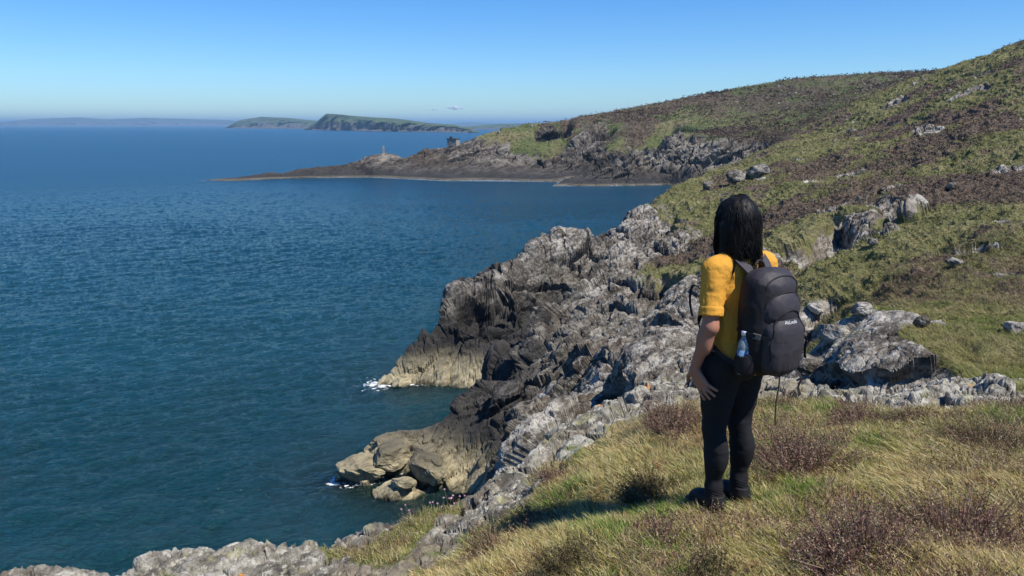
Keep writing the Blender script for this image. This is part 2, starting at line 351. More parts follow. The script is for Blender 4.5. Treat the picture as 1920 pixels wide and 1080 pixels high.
def build_fg():
    nr, na = int(960 * Q), int(1160 * Q)
    X, Y = polar(-.80, .72, na, 1.6, 12, nr, (-1.5, 1.55), .45)
    v = fg(X, Y); P = np.stack([X, Y, v[:, 0]], 1).astype(np.float32)
    veg, heath = v[:, 1], v[:, 2]
    N = normals(P, nr, na)
    veg = veg + .35 * fbm(P * 2.2, 3, 5) - 1.5 * sstep(.45, .8, 1 - N[:, 2]) * (veg < .9)
    rock = sstep(.75, .35, veg)
    P[:, 2] += (1 - rock) * (.05 * fbm(P * 2.0, 3, 3) + .035 * fbm(P * 7, 3, 4)) * sstep(.1, .6, N[:, 2])
    d = rockdisp(P, [(.9, .6, .38, .085, .5), (.34, .26, .16, .045, .6), (.13, .10, .06, .018, .6), (.05, .045, .03, .007, .5)], 1)
    d += .03 * fbm(P * 3, 4, 9, ridge=True)
    d += fins(P, .42, .12, 311); d -= np.quantile(d[rock > .5], .45)
    P += N * (rock * d)[:, None].astype(np.float32)
    o = mesh_np('clifftop', P, grid_faces(nr, na), M_fg, attrs={'veg': veg, 'heath': heath}, smooth=False)
    tag(o, kind='structure')
    return P, N, veg, heath, nr, na
FGP = build_fg(); print('fg', time.time() - T0)

# ------------------------------------------------------------------ cliffs and hillside
MID = [
 # near promontory A
 ('Z', 618, 908, -.1, 0, 0), ('Z', 690, 926, -.3, 0, 0), ('Z', 760, 915, .3, 0, 0), ('Z', 800, 928, -.3, 0, 0), ('Z', 850, 915, -.3, 0, 0), ('Z', 885, 905, -.2, 0, 0), ('Z', 870, 935, -.5, 0, 0), ('Z', 830, 955, -.8, 0, 0),
 ('Z', 560, 905, -6, 0, 0), ('Z', 600, 970, -5, 0, 0), ('Z', 680, 1010, -5, 0, 0), ('Z', 715, 948, -.42, 0, 0), ('Z', 765, 950, -.35, 0, 0), ('Z', 640, 950, -4, 0, 0), ('Z', 770, 1010, -4, 0, 0), ('Z', 780, 975, -2.5, 0, 0),
 ('Y', 650, 868, 44.6, 0, 0), ('Y', 690, 834, 45.6, 0, 0), ('Y', 725, 824, 46, 0, 0), ('Y', 790, 815, 46.2, 0, 0), ('Y', 830, 785, 46.6, 0, 0), ('Y', 855, 745, 47, 0, 0), ('Y', 880, 714, 47.6, 0, 0), ('Y', 905, 700, 48, 0, 0), ('Y', 940, 698, 48.4, 0, 0), ('Y', 975, 706, 48, 0, 0),
 ('Y', 720, 880, 44.0, 0, 0), ('Y', 800, 870, 43.6, 0, 0), ('Y', 760, 850, 44.8, 0, 0), ('Y', 830, 880, 43.4, 0, 0), ('Y', 845, 830, 44.8, 0, 0), ('Y', 880, 860, 44.0, 0, 0), ('Y', 880, 800, 45.2, 0, 0), ('Y', 905, 740, 46.4, 0, 0), ('Y', 930, 800, 44.2, 0, 0), ('Y', 950, 740, 45.5, 0, 0), ('Y', 925, 850, 43.0, 0, 0),
 # inlet
 ('X', -5, 50.5, -2.5, 0, 0), ('X', -9, 51, -4, 0, 0), ('X', -1.8, 52, -1.5, 0, 0), ('X', -6, 56, -4, 0, 0), ('X', 0, 57, -.5, 0, 0), ('X', -3, 55, -2.5, 0, 0), ('X', -14, 54, -7, 0, 0), ('X', -20, 46, -7, 0, 0), ('X', -20, 60, -8, 0, 0), ('X', -3.5, 60, -2, 0, 0),
 # promontory B
 ('Z', 708, 724, -.2, 0, 0), ('Z', 760, 727, -.2, 0, 0), ('Z', 830, 715, -.2, 0, 0), ('Z', 900, 704, -.2, 0, 0), ('Z', 935, 690, -.2, 0, 0),
 ('Y', 735, 700, 62.2, 0, 0), ('Y', 770, 662, 62.8, 0, 0), ('Y', 803, 648, 63.2, 0, 0), ('Y', 822, 606, 64, 0, 0), ('Y', 840, 566, 65, 0, 0), ('Y', 880, 525, 67, 0, 0), ('Y', 905, 510, 68, 0, 0), ('Y', 950, 508, 70, 0, 0), ('Y', 985, 492, 72, 0, 0), ('Y', 1010, 470, 74, 0, 0), ('Y', 1050, 460, 76, 0, 0), ('Y', 1088, 452, 78, .2, 0), ('Y', 1112, 466, 79, .1, 0),
 ('Y', 850, 650, 62.3, 0, 0), ('Y', 860, 600, 63.6, 0, 0), ('Y', 905, 600, 64.2, 0, 0), ('Y', 950, 560, 66.8, 0, 0), ('Y', 1020, 520, 70.5, 0, 0), ('Y', 1060, 490, 74, 0, 0), ('Y', 930, 640, 62.8, 0, 0), ('Y', 970, 600, 65.0, 0, 0),
 ('X', -12, 66, -6, 0, 0), ('X', -8, 69, -5, 0, 0), ('X', -3, 75, -5, 0, 0), ('X', 2, 82, -4, 0, 0), ('X', 7, 87, -3, 0, 0), ('X', -14, 61, -4, 0, 0),
 # gully B / C
 ('X', 0.2, 61.5, .3, 0, 0), ('X', 1.9, 64, 1.8, 0, 0), ('X', 4.4, 67.5, 4.2, 0, 0), ('X', 7.2, 72, 6.8, 0, 0),
 # rib C
 ('Y', 925, 690, 56, 0, 0), ('Y', 945, 650, 56.5, 0, 0), ('Y', 985, 605, 58.5, 0, 0), ('Y', 1010, 575, 60.5, 0, 0), ('Y', 1045, 535, 64, 0, 0), ('Y', 1090, 500, 68.5, 0, 0), ('Y', 1130, 470, 75, 0, 0), ('Y', 1170, 423, 82, 0, 0), ('Y', 1205, 392, 88, .2, 0), ('Y', 1242, 370, 94, .5, 0), ('Y', 1265, 350, 100, .7, 0), ('Y', 1292, 342, 106, .8, .2), ('Y', 1345, 318, 125, .8, .2),
 ('Y', 960, 680, 52.5, 0, 0), ('Y', 1000, 665, 51, 0, 0), ('Y', 1050, 640, 49, 0, 0), ('Y', 1060, 570, 58, 0, 0), ('Y', 1120, 600, 50, 0, 0), ('Y', 1150, 520, 61, 0, 0), ('Y', 1110, 540, 59.5, 0, 0), ('Y', 1160, 470, 71, 0, 0), ('Y', 1200, 425, 78.5, 0, 0), ('Y', 1200, 480, 66.5, 0, 0), ('Y', 1230, 430, 74, 0, 0), ('Y', 1240, 492, 66.0, 0, 0),
 ('Y', 1190, 560, 51, 0, 0), ('Y', 1250, 550, 50, 0, 0), ('Y', 1270, 505, 60, .5, .1), ('Y', 1180, 640, 37, 0, 0), ('Y', 1110, 670, 36, 0, 0), ('Y', 1260, 620, 37, 0, 0), ('Y', 1060, 690, 37, 0, 0), ('Y', 1000, 715, 38, 0, 0),
 # chasm and wall D
 ('Y', 985, 752, 27.5, 0, 0), ('Y', 1015, 722, 28, 0, 0), ('Y', 1060, 712, 28, 0, 0), ('Y', 1110, 700, 28, 0, 0), ('Y', 960, 800, 27, 0, 0), ('Y', 1150, 680, 29, 0, 0), ('Y', 925, 872, 29, 0, 0),
 ('X', -2.6, 30, .5, 0, 0), ('X', -2.0, 34, .5, 0, 0), ('X', -1.5, 38, .5, 0, 0), ('X', -.6, 41.5, 1, 0, 0), ('X', .9, 44, 3, 0, 0), ('X', -2.5, 40, -.5, 0, 0), ('X', 1.2, 34, 7.6, 0, 0), ('X', .3, 37, 4.0, 0, 0),
 ('X', -6, 30, -4, 0, 0), ('X', -6, 36, -4, 0, 0), ('X', -4, 22, 0, 0, 0), ('X', -8, 18, -3, 0, 0), ('X', -2, 18, 6, 0, 0), ('X', 0, 18, 10, 0, 0), ('X', 0, 12, 12.5, 0, 0), ('X', -4, 10, 8, 0, 0), ('X', -14, 36, -7, 0, 0), ('X', -16, 25, -7, 0, 0), ('X', -12, 10, -2, 0, 0),
 ('X', 1.0, 22, 12.0, 0, 0), ('X', 2.6, 21, 13.0, 0, 0), ('X', 2.2, 14, 13.5, 0, 0), ('X', 4.0, 26, 12.0, 0, 0),
 # behind the walker
 ('Y', 1210, 665, 26, 0, 0), ('Y', 1280, 650, 26, 0, 0), ('Y', 1300, 600, 38, 0, 0), ('Y', 1300, 540, 48, 0, 0), ('Y', 1310, 480, 60, .55, .1), ('Y', 1290, 420, 75, .45, 0), ('Y', 1340, 400, 78, .7, .1), ('Y', 1330, 360, 95, .7, .2), ('Y', 1400, 350, 88, .9, .1), ('Y', 1420, 290, 130, .9, .4),
 ('Y', 1450, 430, 57, 1, 0), ('Y', 1380, 460, 58, .9, .2), ('Y', 1500, 360, 75, 1, .2), ('Y', 1550, 300, 95, 1, .5), ('Y', 1480, 500, 45, .5, .2), ('Y', 1400, 560, 40, .2, 0),
 ('Y', 1485, 255, 155, 1, .5), ('Y', 1560, 214, 160, 1, .5), ('Y', 1640, 180, 157, 1, .5), ('Y', 1700, 152, 150, 1, .5), ('Y', 1760, 131, 146, 1, .5), ('Y', 1830, 110, 140, 1, .4), ('Y', 1920, 80, 130, 1, .3), ('Y', 2100, 20, 118, 1, .3),
 # dark rock hollow
 ('Y', 1640, 384, 54, .8, .1), ('Y', 1600, 388, 55, .6, .1), ('Y', 1560, 405, 55, .4, 0), ('Y', 1520, 425, 51, .5, 0), ('Y', 1512, 470, 47, 0, 0), ('Y', 1550, 460, 47.5, -.3, 0), ('Y', 1600, 425, 52, -.2, 0), ('Y', 1520, 500, 44, .1, 0), ('Y', 1590, 480, 41, .6, 0), ('Y', 1645, 440, 43, .9, .1),
 ('Y', 1500, 545, 36, .2, 0), ('Y', 1560, 540, 31, .45, 0), ('Y', 1610, 510, 36, .8, 0), ('Y', 1550, 600, 29, 0, 0), ('Y', 1626, 585, 18, .8, 0), ('Y', 1450, 640, 28, 0, 0), ('Y', 1520, 660, 23, 0, 0), ('Y', 1400, 680, 20, 0, 0), ('Y', 1480, 690, 19, 0, 0), ('Y', 1596, 690, 12.4, .2, 0), ('Y', 1606, 640, 13.8, .1, 0),
 ('X', 1, 10, 13, 0, 0), ('X', 3.5, 11, 14.5, 0, 0), ('X', 5.5, 11, 16.2, 0, 0), ('X', 8, 9.5, 17.6, .6, 0), ('X', 12, 9, 18.3, 1, .2),
 ('Y', 1650, 640, 13.5, .1, 0), ('Y', 1700, 625, 15, .15, 0), ('Y', 1760, 622, 15, .1, 0), ('Y', 1820, 635, 14.5, .5, 0), ('Y', 1650, 690, 12, .1, 0), ('Y', 1720, 680, 12, .1, 0), ('Y', 1780, 680, 12, .4, 0), ('Y', 1850, 680, 12, 1, .2), ('Y', 1645, 605, 15.5, 1, .1), ('Y', 1700, 590, 20, .8, .3), ('Y', 1920, 660, 13, 1, .2),
 ('Y', 1680, 520, 29, .9, .1), ('Y', 1760, 500, 31, .9, .1), ('Y', 1780, 560, 23, 1, .2), ('Y', 1900, 600, 18.5, 1, .2), ('Y', 1900, 500, 27, 1, 0), ('Y', 1850, 440, 36, 1, 0), ('Y', 1720, 420, 45, 1, .1), ('Y', 1700, 330, 68, 1, .4), ('Y', 1600, 340, 75, 1, .3),
 ('Y', 1900, 320, 57, 1, .2), ('Y', 1900, 210, 85, 1, .4), ('Y', 1750, 250, 100, 1, .6), ('Y', 1650, 240, 125, 1, .5), ('Y', 1800, 180, 112, 1, .4), ('Y', 1780, 380, 50, 1, .6), ('Y', 1700, 345, 60, 1, .6), ('Y', 2100, 400, 40, 1, .2), ('Y', 2100, 600, 17, 1, .2), ('Y', 2100, 200, 80, 1, .3),
 # out of sight
 ('X', 15, 100, -3, 0, 0), ('X', 20, 120, -3, 0, 0), ('X', 30, 150, -3, .5, 0), ('X', 50, 185, 0, 1, 0), ('X', 80, 195, 5, 1, 0), ('X', 10, 150, -6, 0, 0), ('X', 18, 175, -6, 0, 0), ('X', 25, 195, -6, 0, 0), ('X', 0, 180, -6, 0, 0), ('X', 100, 190, 30, 1, .5), ('X', 130, 160, 36, 1, .5), ('X', 30, 200, -5, 0, 0), ('X', 5, 110, -7, 0, 0),
]
mid = survey(MID, .005, (-.7, .68, 8.4, 210))
def build_mid():
    nr, na = int(1500 * Q), int(1310 * Q)
    X, Y = polar(-.40, .66, na, 8.6, 200, nr, (-.55, 1.5))
    v = mid(X, Y); P = np.stack([X, Y, np.maximum(v[:, 0], -8)], 1).astype(np.float32)
    P[:, 2] += np.clip(P[:, 2], 0, 1) * .7 * fbm(P * .12, 3, 8) * sstep(20, 60, Y)
    veg, heath = v[:, 1].copy(), v[:, 2].copy()
    N = normals(blur(P, nr, na, 9), nr, na)
    veg = veg + .45 * fbm(P * .35, 4, 5) - .7 * sstep(.4, .7, 1 - N[:, 2]) + .35 * sstep(1.0, .4, veg) * sstep(.15, .3, veg)
    heath = heath * .8 + .08 + 1.1 * fbm(P * np.array([.07, .10, .2], np.float32), 4, 6)
    veg = veg - 1.1 * sstep(.40, .50, fbm(P * .21, 4, 66)) * (np.hypot(X, Y) > 14)
    veg = np.where(P[:, 2] < 6.5, -1, veg)
    rock = sstep(.6, .4, veg)
    live = P[:, 2] > -2.5
    d = np.zeros(len(P), np.float32); ii = np.nonzero(live & (rock > 0))[0]
    near = sstep(60, 20, np.hypot(X, Y))
    Pi = P[ii]
    d[ii] = rockdisp(Pi, [(4.5, 3.6, 2.6, 1.0, .3), (2.0, 1.6, 1.1, .34, .6), (.85, .7, .46, .11, .7), (.34, .3, .2, .05, .7)], 21)
    kk = np.nonzero(np.hypot(Pi[:, 0], Pi[:, 1]) < 32)[0]; d[ii[kk]] += rockdisp(Pi[kk], [(.5, .4, .24, .10, .6), (.16, .13, .09, .035, .6)], 25)
    fz = np.zeros(len(P), np.float32); fz[ii] = fins(Pi, 7, 4.0, 301) + fins(Pi, 2.4, .4, 321); fz = soft(fz, nr, na, 2)
    d[ii] += .25 * fbm(Pi * .35, 4, 77, ridge=True) + fz[ii]
    d[ii] -= np.quantile(d[ii], .68)
    d *= .35 + .65 * sstep(.5, 6, P[:, 2]); P[:, 2] += .55 * sstep(-1.5, .2, P[:, 2]) * sstep(6, 3, P[:, 2])
    # hummocks and tussocks where plants grow
    s2 = P * np.array([1, 1, 1.4], np.float32)
    t, _ = cells(s2 * .9, 88, .3); gv = .40 * fbm(s2 * .28, 3, 31) + .30 * fbm(s2 * .8, 3, 33, ridge=True) + .13 * fbm(s2 * 1.7, 3, 41, ridge=True) + .05 * fbm(s2 * 5, 3, 47) + .05 * t
    hv = .16 * np.abs(fbm(s2 * 2.6, 3, 43)) * sstep(.3, .6, heath)
    sc = sstep(9, 35, np.hypot(X, Y)) * .55 + .65
    rock = soft(rock, nr, na, 5)
    P += N * (rock * d * (.28 + .72 * sstep(15, 50, np.hypot(X, Y))) + (1 - rock) * (gv + hv) * sc)[:, None].astype(np.float32)
    o = mesh_np('hillside', P, grid_faces(nr, na), M_mid, attrs={'veg': veg, 'heath': heath}, smooth=False)
    tag(o, kind='structure')
    return P, N, veg, heath, nr, na
MDP = build_mid(); print('mid', time.time() - T0)

# ------------------------------------------------------------------ far headland
FAR = [
 ('Z', 384, 338, .1, 0, 0), ('Z', 440, 337, .5, 0, 0), ('Z', 520, 335, 0, 0, 0), ('Z', 600, 333, 0, 0, 0), ('Z', 700, 332, 0, 0, 0), ('Z', 790, 331, 0, 0, 0), ('Z', 836, 333, 0, 0, 0),
 ('Z', 842, 339, 0, 0, 0), ('Z', 900, 337, 0, 0, 0), ('Z', 990, 333, 0, 0, 0), ('Z', 1030, 329, 0, 0, 0), ('Z', 1048, 343, -.3, 0, 0), ('Z', 1120, 349, 0, 0, 0), ('Z', 1180, 348, 0, 0, 0), ('Z', 1245, 347, 0, 0, 0), ('X', 54, 300, .6, 0, 0), ('Z', 1265, 348, 0, 0, 0), ('Z', 1340, 352, 0, 0, 0),
 ('Z', 350, 338, -6, 0, 0), ('Z', 400, 344, -5, 0, 0), ('Z', 600, 338, -5, 0, 0), ('Z', 800, 337, -5, 0, 0), ('Z', 920, 343, -5, 0, 0), ('Z', 1035, 338, -4, 0, 0), ('Z', 1100, 357, -5, 0, 0), ('Z', 1250, 356, -5, 0, 0), ('Z', 835, 345, -5, 0, 0),
 ('Y', 440, 331, 309, 0, 0), ('Y', 480, 325, 314, 0, 0), ('Y', 500, 320, 317, 0, 0), ('Y', 530, 322, 319, 0, 0), ('Y', 560, 314, 322, 0, 0), ('Y', 600, 310, 326, 0, 0), ('Y', 650, 303, 330, 0, 0), ('Y', 670, 294, 333, 0, 0), ('Y', 690, 289, 336, 0, 0), ('Y', 715, 287, 338, 0, 0), ('Y', 740, 290, 339, 0, 0), ('Y', 765, 293, 340, 0, 0), ('Y', 785, 283, 342, 0, 0), ('Y', 810, 274, 345, 0, 0), ('Y', 845, 268, 347, 0, 0), ('Y', 860, 267, 348, 0, 0),
 ('Y', 900, 250, 352, .4, .2), ('Y', 940, 241, 357, .6, .2), ('Y', 1000, 230, 364, .7, .2), ('Y', 1070, 223, 374, .9, .7), ('Y', 1150, 208, 384, 1, .8), ('Y', 1230, 193, 392, 1, .8), ('Y', 1300, 180, 400, 1, .7), ('Y', 1400, 162, 405, 1, .5), ('Y', 1500, 145, 400, 1, .5), ('Y', 1560, 142, 395, 1, .5), ('Y', 1640, 137, 385, 1, .6), ('Y', 1760, 132, 370, 1, .6), ('Y', 1900, 125, 350, 1, .6),
 ('Y', 600, 322, 322, 0, 0), ('Y', 700, 315, 325, 0, 0), ('Y', 780, 310, 328, 0, 0), ('Y', 850, 300, 333, 0, 0), ('Y', 850, 327, 312, 0, 0), ('Y', 880, 308, 320, 0, 0), ('Y', 930, 299, 324, 0, 0), ('Y', 980, 300, 326, .2, 0), ('Y', 930, 320, 314, 0, 0), ('Y', 985, 318, 318, 0, 0), ('Y', 880, 290, 336, .2, .1), ('Y', 945, 283, 336, .1, 0), ('Y', 900, 275, 342, .4, .1), ('Y', 1000, 265, 345, 1, -.4), ('Y', 970, 275, 342, 1, -.4), ('Y', 960, 255, 350, .8, 0),
 ('Y', 1040, 300, 328, .1, 0), ('Y', 1020, 285, 335, .5, .1), ('Y', 1080, 280, 334, 0, 0), ('Y', 1110, 250, 345, .1, 0), ('Y', 1070, 255, 350, .9, .7), ('Y', 1130, 275, 330, .3, .3), ('Y', 1040, 315, 322, 0, 0),
 ('Y', 1075, 325, 289, 0, 0), ('Y', 1120, 320, 284, 0, 0), ('Y', 1140, 295, 289, 0, 0), ('Y', 1180, 310, 284, 0, 0), ('Y', 1190, 265, 295, .1, .1), ('Y', 1230, 250, 306, .2, .2), ('Y', 1215, 285, 309, -.2, 0), ('Y', 1215, 315, 304, 0, 0), ('Y', 1260, 275, 288, -.1, 0), ('Y', 1260, 315, 282, 0, 0), ('Y', 1310, 265, 283, .1, .1), ('Y', 1310, 300, 277, 0, 0), ('Y', 1370, 275, 272, .1, .1), ('Y', 1370, 300, 268, 0, 0), ('Y', 1430, 262, 275, .5, .6),
 ('Y', 1200, 235, 345, 1, .8), ('Y', 1265, 232, 345, 1, -.3), ('Y', 1290, 215, 360, 1, .3), ('Y', 1330, 245, 315, 1, .8), ('Y', 1400, 235, 320, 1, .3), ('Y', 1450, 200, 350, 1, .6), ('Y', 1540, 190, 340, 1, .5), ('Y', 1630, 165, 345, 1, .5), ('Y', 1500, 235, 300, 1, .6), ('Y', 1600, 200, 300, 1, .5), ('Y', 1750, 150, 330, 1, .5), ('Y', 1700, 200, 260, 1, .4),
 ('X', -14.5, 329, 3.0, 0, 0), ('X', -2, 330, 3.5, 0, 0), ('X', -22, 325, 2.0, 0, 0), ('X', 6, 331, 4.5, 0, 0), ('X', -145, 330, -6, 0, 0), ('X', -120, 250, -8, 0, 0), ('X', -70, 250, -8, 0, 0), ('X', -30, 250, -8, 0, 0), ('X', 0, 250, -8, 0, 0), ('X', 30, 245, -8, 0, 0), ('X', 52, 245, -8, 0, 0), ('X', -170, 260, -8, 0, 0), ('X', -180, 330, -8, 0, 0), ('X', -110, 290, -7, 0, 0), ('X', -200, 460, -6, 0, 0), ('X', -140, 480, -6, 0, 0), ('X', -90, 490, -6, 0, 0), ('X', -60, 450, -6, 0, 0), ('X', -30, 440, -5, 0, 0), ('X', -20, 490, -5, 0, 0), ('X', 30, 490, 5, 1, 0), ('X', -110, 345, -6, 0, 0), ('X', -85, 355, -6, 0, 0), ('X', -60, 365, -6, 0, 0), ('X', -40, 375, -5, 0, 0), ('X', -10, 395, 0, 0, 0), ('X', 20, 420, 10, 1, 0), ('X', 80, 460, 22, 1, .5), ('X', 150, 480, 38, 1, .5), ('X', 230, 450, 44, 1, .5), ('X', 90, 240, -3, 0, 0), ('X', 110, 220, 2, 1, 0), ('X', 170, 230, 20, 1, .4), ('X', 60, 265, -6, 0, 0),
]
far = survey(FAR, .002, (-.5, .64, 235, 510))
def build_far():
    nr, na = int(620 * Q), int(1150 * Q)
    X, Y = polar(-.45, .62, na, 240, 500, nr)
    v = far(X, Y); P = np.stack([X, Y, np.maximum(v[:, 0], -8)], 1).astype(np.float32)
    veg, heath = v[:, 1].copy(), v[:, 2].copy()
    N = normals(blur(P, nr, na, 5), nr, na)
    veg = veg + .4 * fbm(P * .06, 4, 5) - .7 * sstep(.45, .75, 1 - N[:, 2]); veg = np.where(P[:, 2] < 5, -1, veg)
    rock = sstep(.6, .4, veg); ii = np.nonzero((P[:, 2] > -2.5))[0]; Pi = P[ii]
    d = np.zeros(len(P), np.float32)
    d[ii] = rockdisp(Pi, [(20, 14, 8, 2.1, .4), (9, 6, 3.2, 1.3, .6), (3.5, 2.5, 1.3, .5, .7)], 31) + .6 * fbm(Pi * .1, 4, 99, ridge=True) + fins(Pi, 11, 3.6, 331) * (1 + 1.0 * sstep(10, 40, Pi[:, 0])) + fins(Pi, 4, 1.4, 341)
    d[ii] -= np.quantile(d[ii], .9)
    d *= (.3 + .7 * sstep(1, 10, P[:, 2])) * (.5 + .5 * sstep(-15, 25, P[:, 0]))
    gv = .7 * fbm(P * .12, 3, 51) + .35 * fbm(P * .5, 3, 52)
    rock = soft(rock, nr, na, 4)
    P += N * (rock * d * sstep(-2, 2.5, P[:, 2]) + (1 - rock) * gv)[:, None].astype(np.float32)
    o = mesh_np('headland', P, grid_faces(nr, na), M_far, attrs={'veg': veg, 'heath': heath}, smooth=False)
    tag(o, kind='structure')
    return P, N, veg, heath, nr, na
FRP = build_far(); print('far', time.time() - T0)

# ------------------------------------------------------------------ distant coasts
def coast_mat(name, green, rock, sc):
    b = NB(name); n = b.noise(sc, 5, .6); n2 = b.noise(sc * 5, 4, .6)
    gc = b.mix(b.ramp(n, [(.4, 0.), (.6, 1.)]), green, tuple(x * 1.7 for x in green)); gc = b.mix(b.ramp(n2, [(.5, 0.), (.62, .6)]), gc, (.03, .045, .02))
    rc = b.mix(b.ramp(n2, [(.4, 0.), (.6, 1.)]), rock, tuple(x * 2.2 for x in rock))
    b.bsdf(Base_Color=b.mix(b.map(b.attr('veg'), .35, .65), rc, gc), Roughness=.95)
    return b.m
def coast(name, prof, wl, D, deep, mat, cliff, seed):
    """prof: skyline pixels; wl: waterline y px; cliff: share of the height that is cliff"""
    xs = np.array([p[0] for p in prof], float); ys = np.array([p[1] for p in prof], float)
    na = int((xs[-1] - xs[0]) * 1.1) + 40; nr = 70
    px = np.linspace(xs[0], xs[-1], na); py = np.interp(px, xs, ys)
    wy = np.interp(px, [xs[0], xs[-1]], wl)
    V = []
    t = np.linspace(0, 1.35, nr)
    for i, tt in enumerate(t):
        for j in range(na):
            x0, y0, _ = PZ(px[j], wy[j], 0)
            k = D / y0 if D else 1; y0 *= k; x0 *= k
            Yc = y0 + deep
            xc, yc, zc = PY(px[j], py[j], Yc)
            zc = max(zc, 1)
            cf = cliff
            if tt < .18: zz = zc * cf * (tt / .18)
            elif tt <= 1: zz = zc * (cf + (1 - cf) * math.sin((tt - .18) / .82 * PI / 2))
            else: zz = zc * (1 - ((tt - 1) / .35) ** 2 * 1.05)
            V.append((x0 + (xc - x0) * tt, y0 + (Yc - y0) * tt, zz))
    V = np.array(V, np.float32)
    zc = V[:, 2].max()
    tt = np.repeat(t, na)
    s = 1 / (zc * 1.2)
    n = fbm(V * np.array([s, s, s * .5], np.float32), 5, seed, ridge=True)
    tmp = V.copy()
    V[:, 1] += n * zc * .9 * sstep(0, .05, tt) * sstep(.6, .2, tt) + fbm(tmp * s * .3, 2, seed + 3) * zc * 1.5 * sstep(1, .3, tt)
    V[:, 2] += fbm(tmp * s * .8, 4, seed + 9) * V[:, 2] * .10 * sstep(1.02, .6, tt)
    veg = sstep(.12, .3, tt + .22 * fbm(tmp * s * 1.5, 4, seed + 5))
    o = mesh_np(name, V, grid_faces(nr, na), mat, attrs={'veg': veg}, smooth=True); tag(o, kind='structure'); return o
mc1 = coast_mat('far_coast', (.05, .065, .03), (.06, .055, .05), .004)
mc2 = coast_mat('dinas_coast', (.042, .062, .022), (.05, .046, .042), .012)
coast('distant_coast', [(-300, 236), (-120, 231), (0, 229), (60, 223), (150, 220), (200, 224), (270, 221), (350, 223), (430, 225), (480, 231), (520, 236)], [236.6, 236.6], 0, 1500, mc1, .45, 3)
coast('distant_hills', [(640, 236), (760, 234), (840, 232), (880, 229), (930, 231), (1000, 234), (1100, 232), (1300, 234)], [236.6, 236.6], 0, 1500, mc1, .3, 4)
coast('middle_coast', [(425, 240), (435, 233), (450, 225), (490, 219), (540, 221), (590, 226), (640, 233), (680, 239)], [240.5, 242], 0, 500, mc2, .45, 5)
coast('green_coast', [(800, 243), (850, 239), (890, 236), (940, 232), (1000, 231), (1100, 230), (1200, 232)], [242.5, 243], 0, 800, mc2, .3, 6)
coast('island_headland', [(566, 243), (580, 239), (592, 230), (603, 220), (612, 213), (630, 214), (660, 217), (700, 220), (740, 222), (765, 225), (800, 230), (850, 234), (880, 240), (900, 248)], [243.5, 249], 0, 170, mc2, .5, 7)
print('coasts', time.time() - T0)

# ------------------------------------------------------------------ sea
def ocean_tile(N, L, wind, V, seed):
    r = np.random.default_rng(seed); k1 = np.fft.fftfreq(N, L / N) * 2 * PI
    kx, ky = np.meshgrid(k1, k1, indexing='ij'); k = np.hypot(kx, ky); k[0, 0] = 1
    Lw = V * V / 9.81; cosw = (kx * wind[0] + ky * wind[1]) / k
    Ph = np.exp(-1 / (k * Lw) ** 2) / k ** 4 * (np.abs(cosw) ** 3 + .10) * np.exp(-(k * .05) ** 2); Ph[0, 0] = 0
    h = np.fft.ifft2((r.normal(size=(N, N)) + 1j * r.normal(size=(N, N))) * np.sqrt(Ph)).real
    return h / h.std()
def samp(T, L, x, y):
    N = T.shape[0]; u = (x / L * N) % N; v = (y / L * N) % N; i = u.astype(int) % N; j = v.astype(int) % N; fu = u - np.floor(u); fv = v - np.floor(v)
    i2 = (i + 1) % N; j2 = (j + 1) % N
    return (T[i, j] * (1 - fu) + T[i2, j] * fu) * (1 - fv) + (T[i, j2] * (1 - fu) + T[i2, j2] * fu) * fv
wd = np.array([.35, -.94]); wd /= np.linalg.norm(wd)
T1 = ocean_tile(1024, 110, wd, 2.7, 1); T2 = ocean_tile(1024, 67, (wd[0] * .92 - wd[1] * .38, wd[1] * .92 + wd[0] * .38), 1.9, 2); T3 = ocean_tile(512, 23, wd, 1.5, 4)
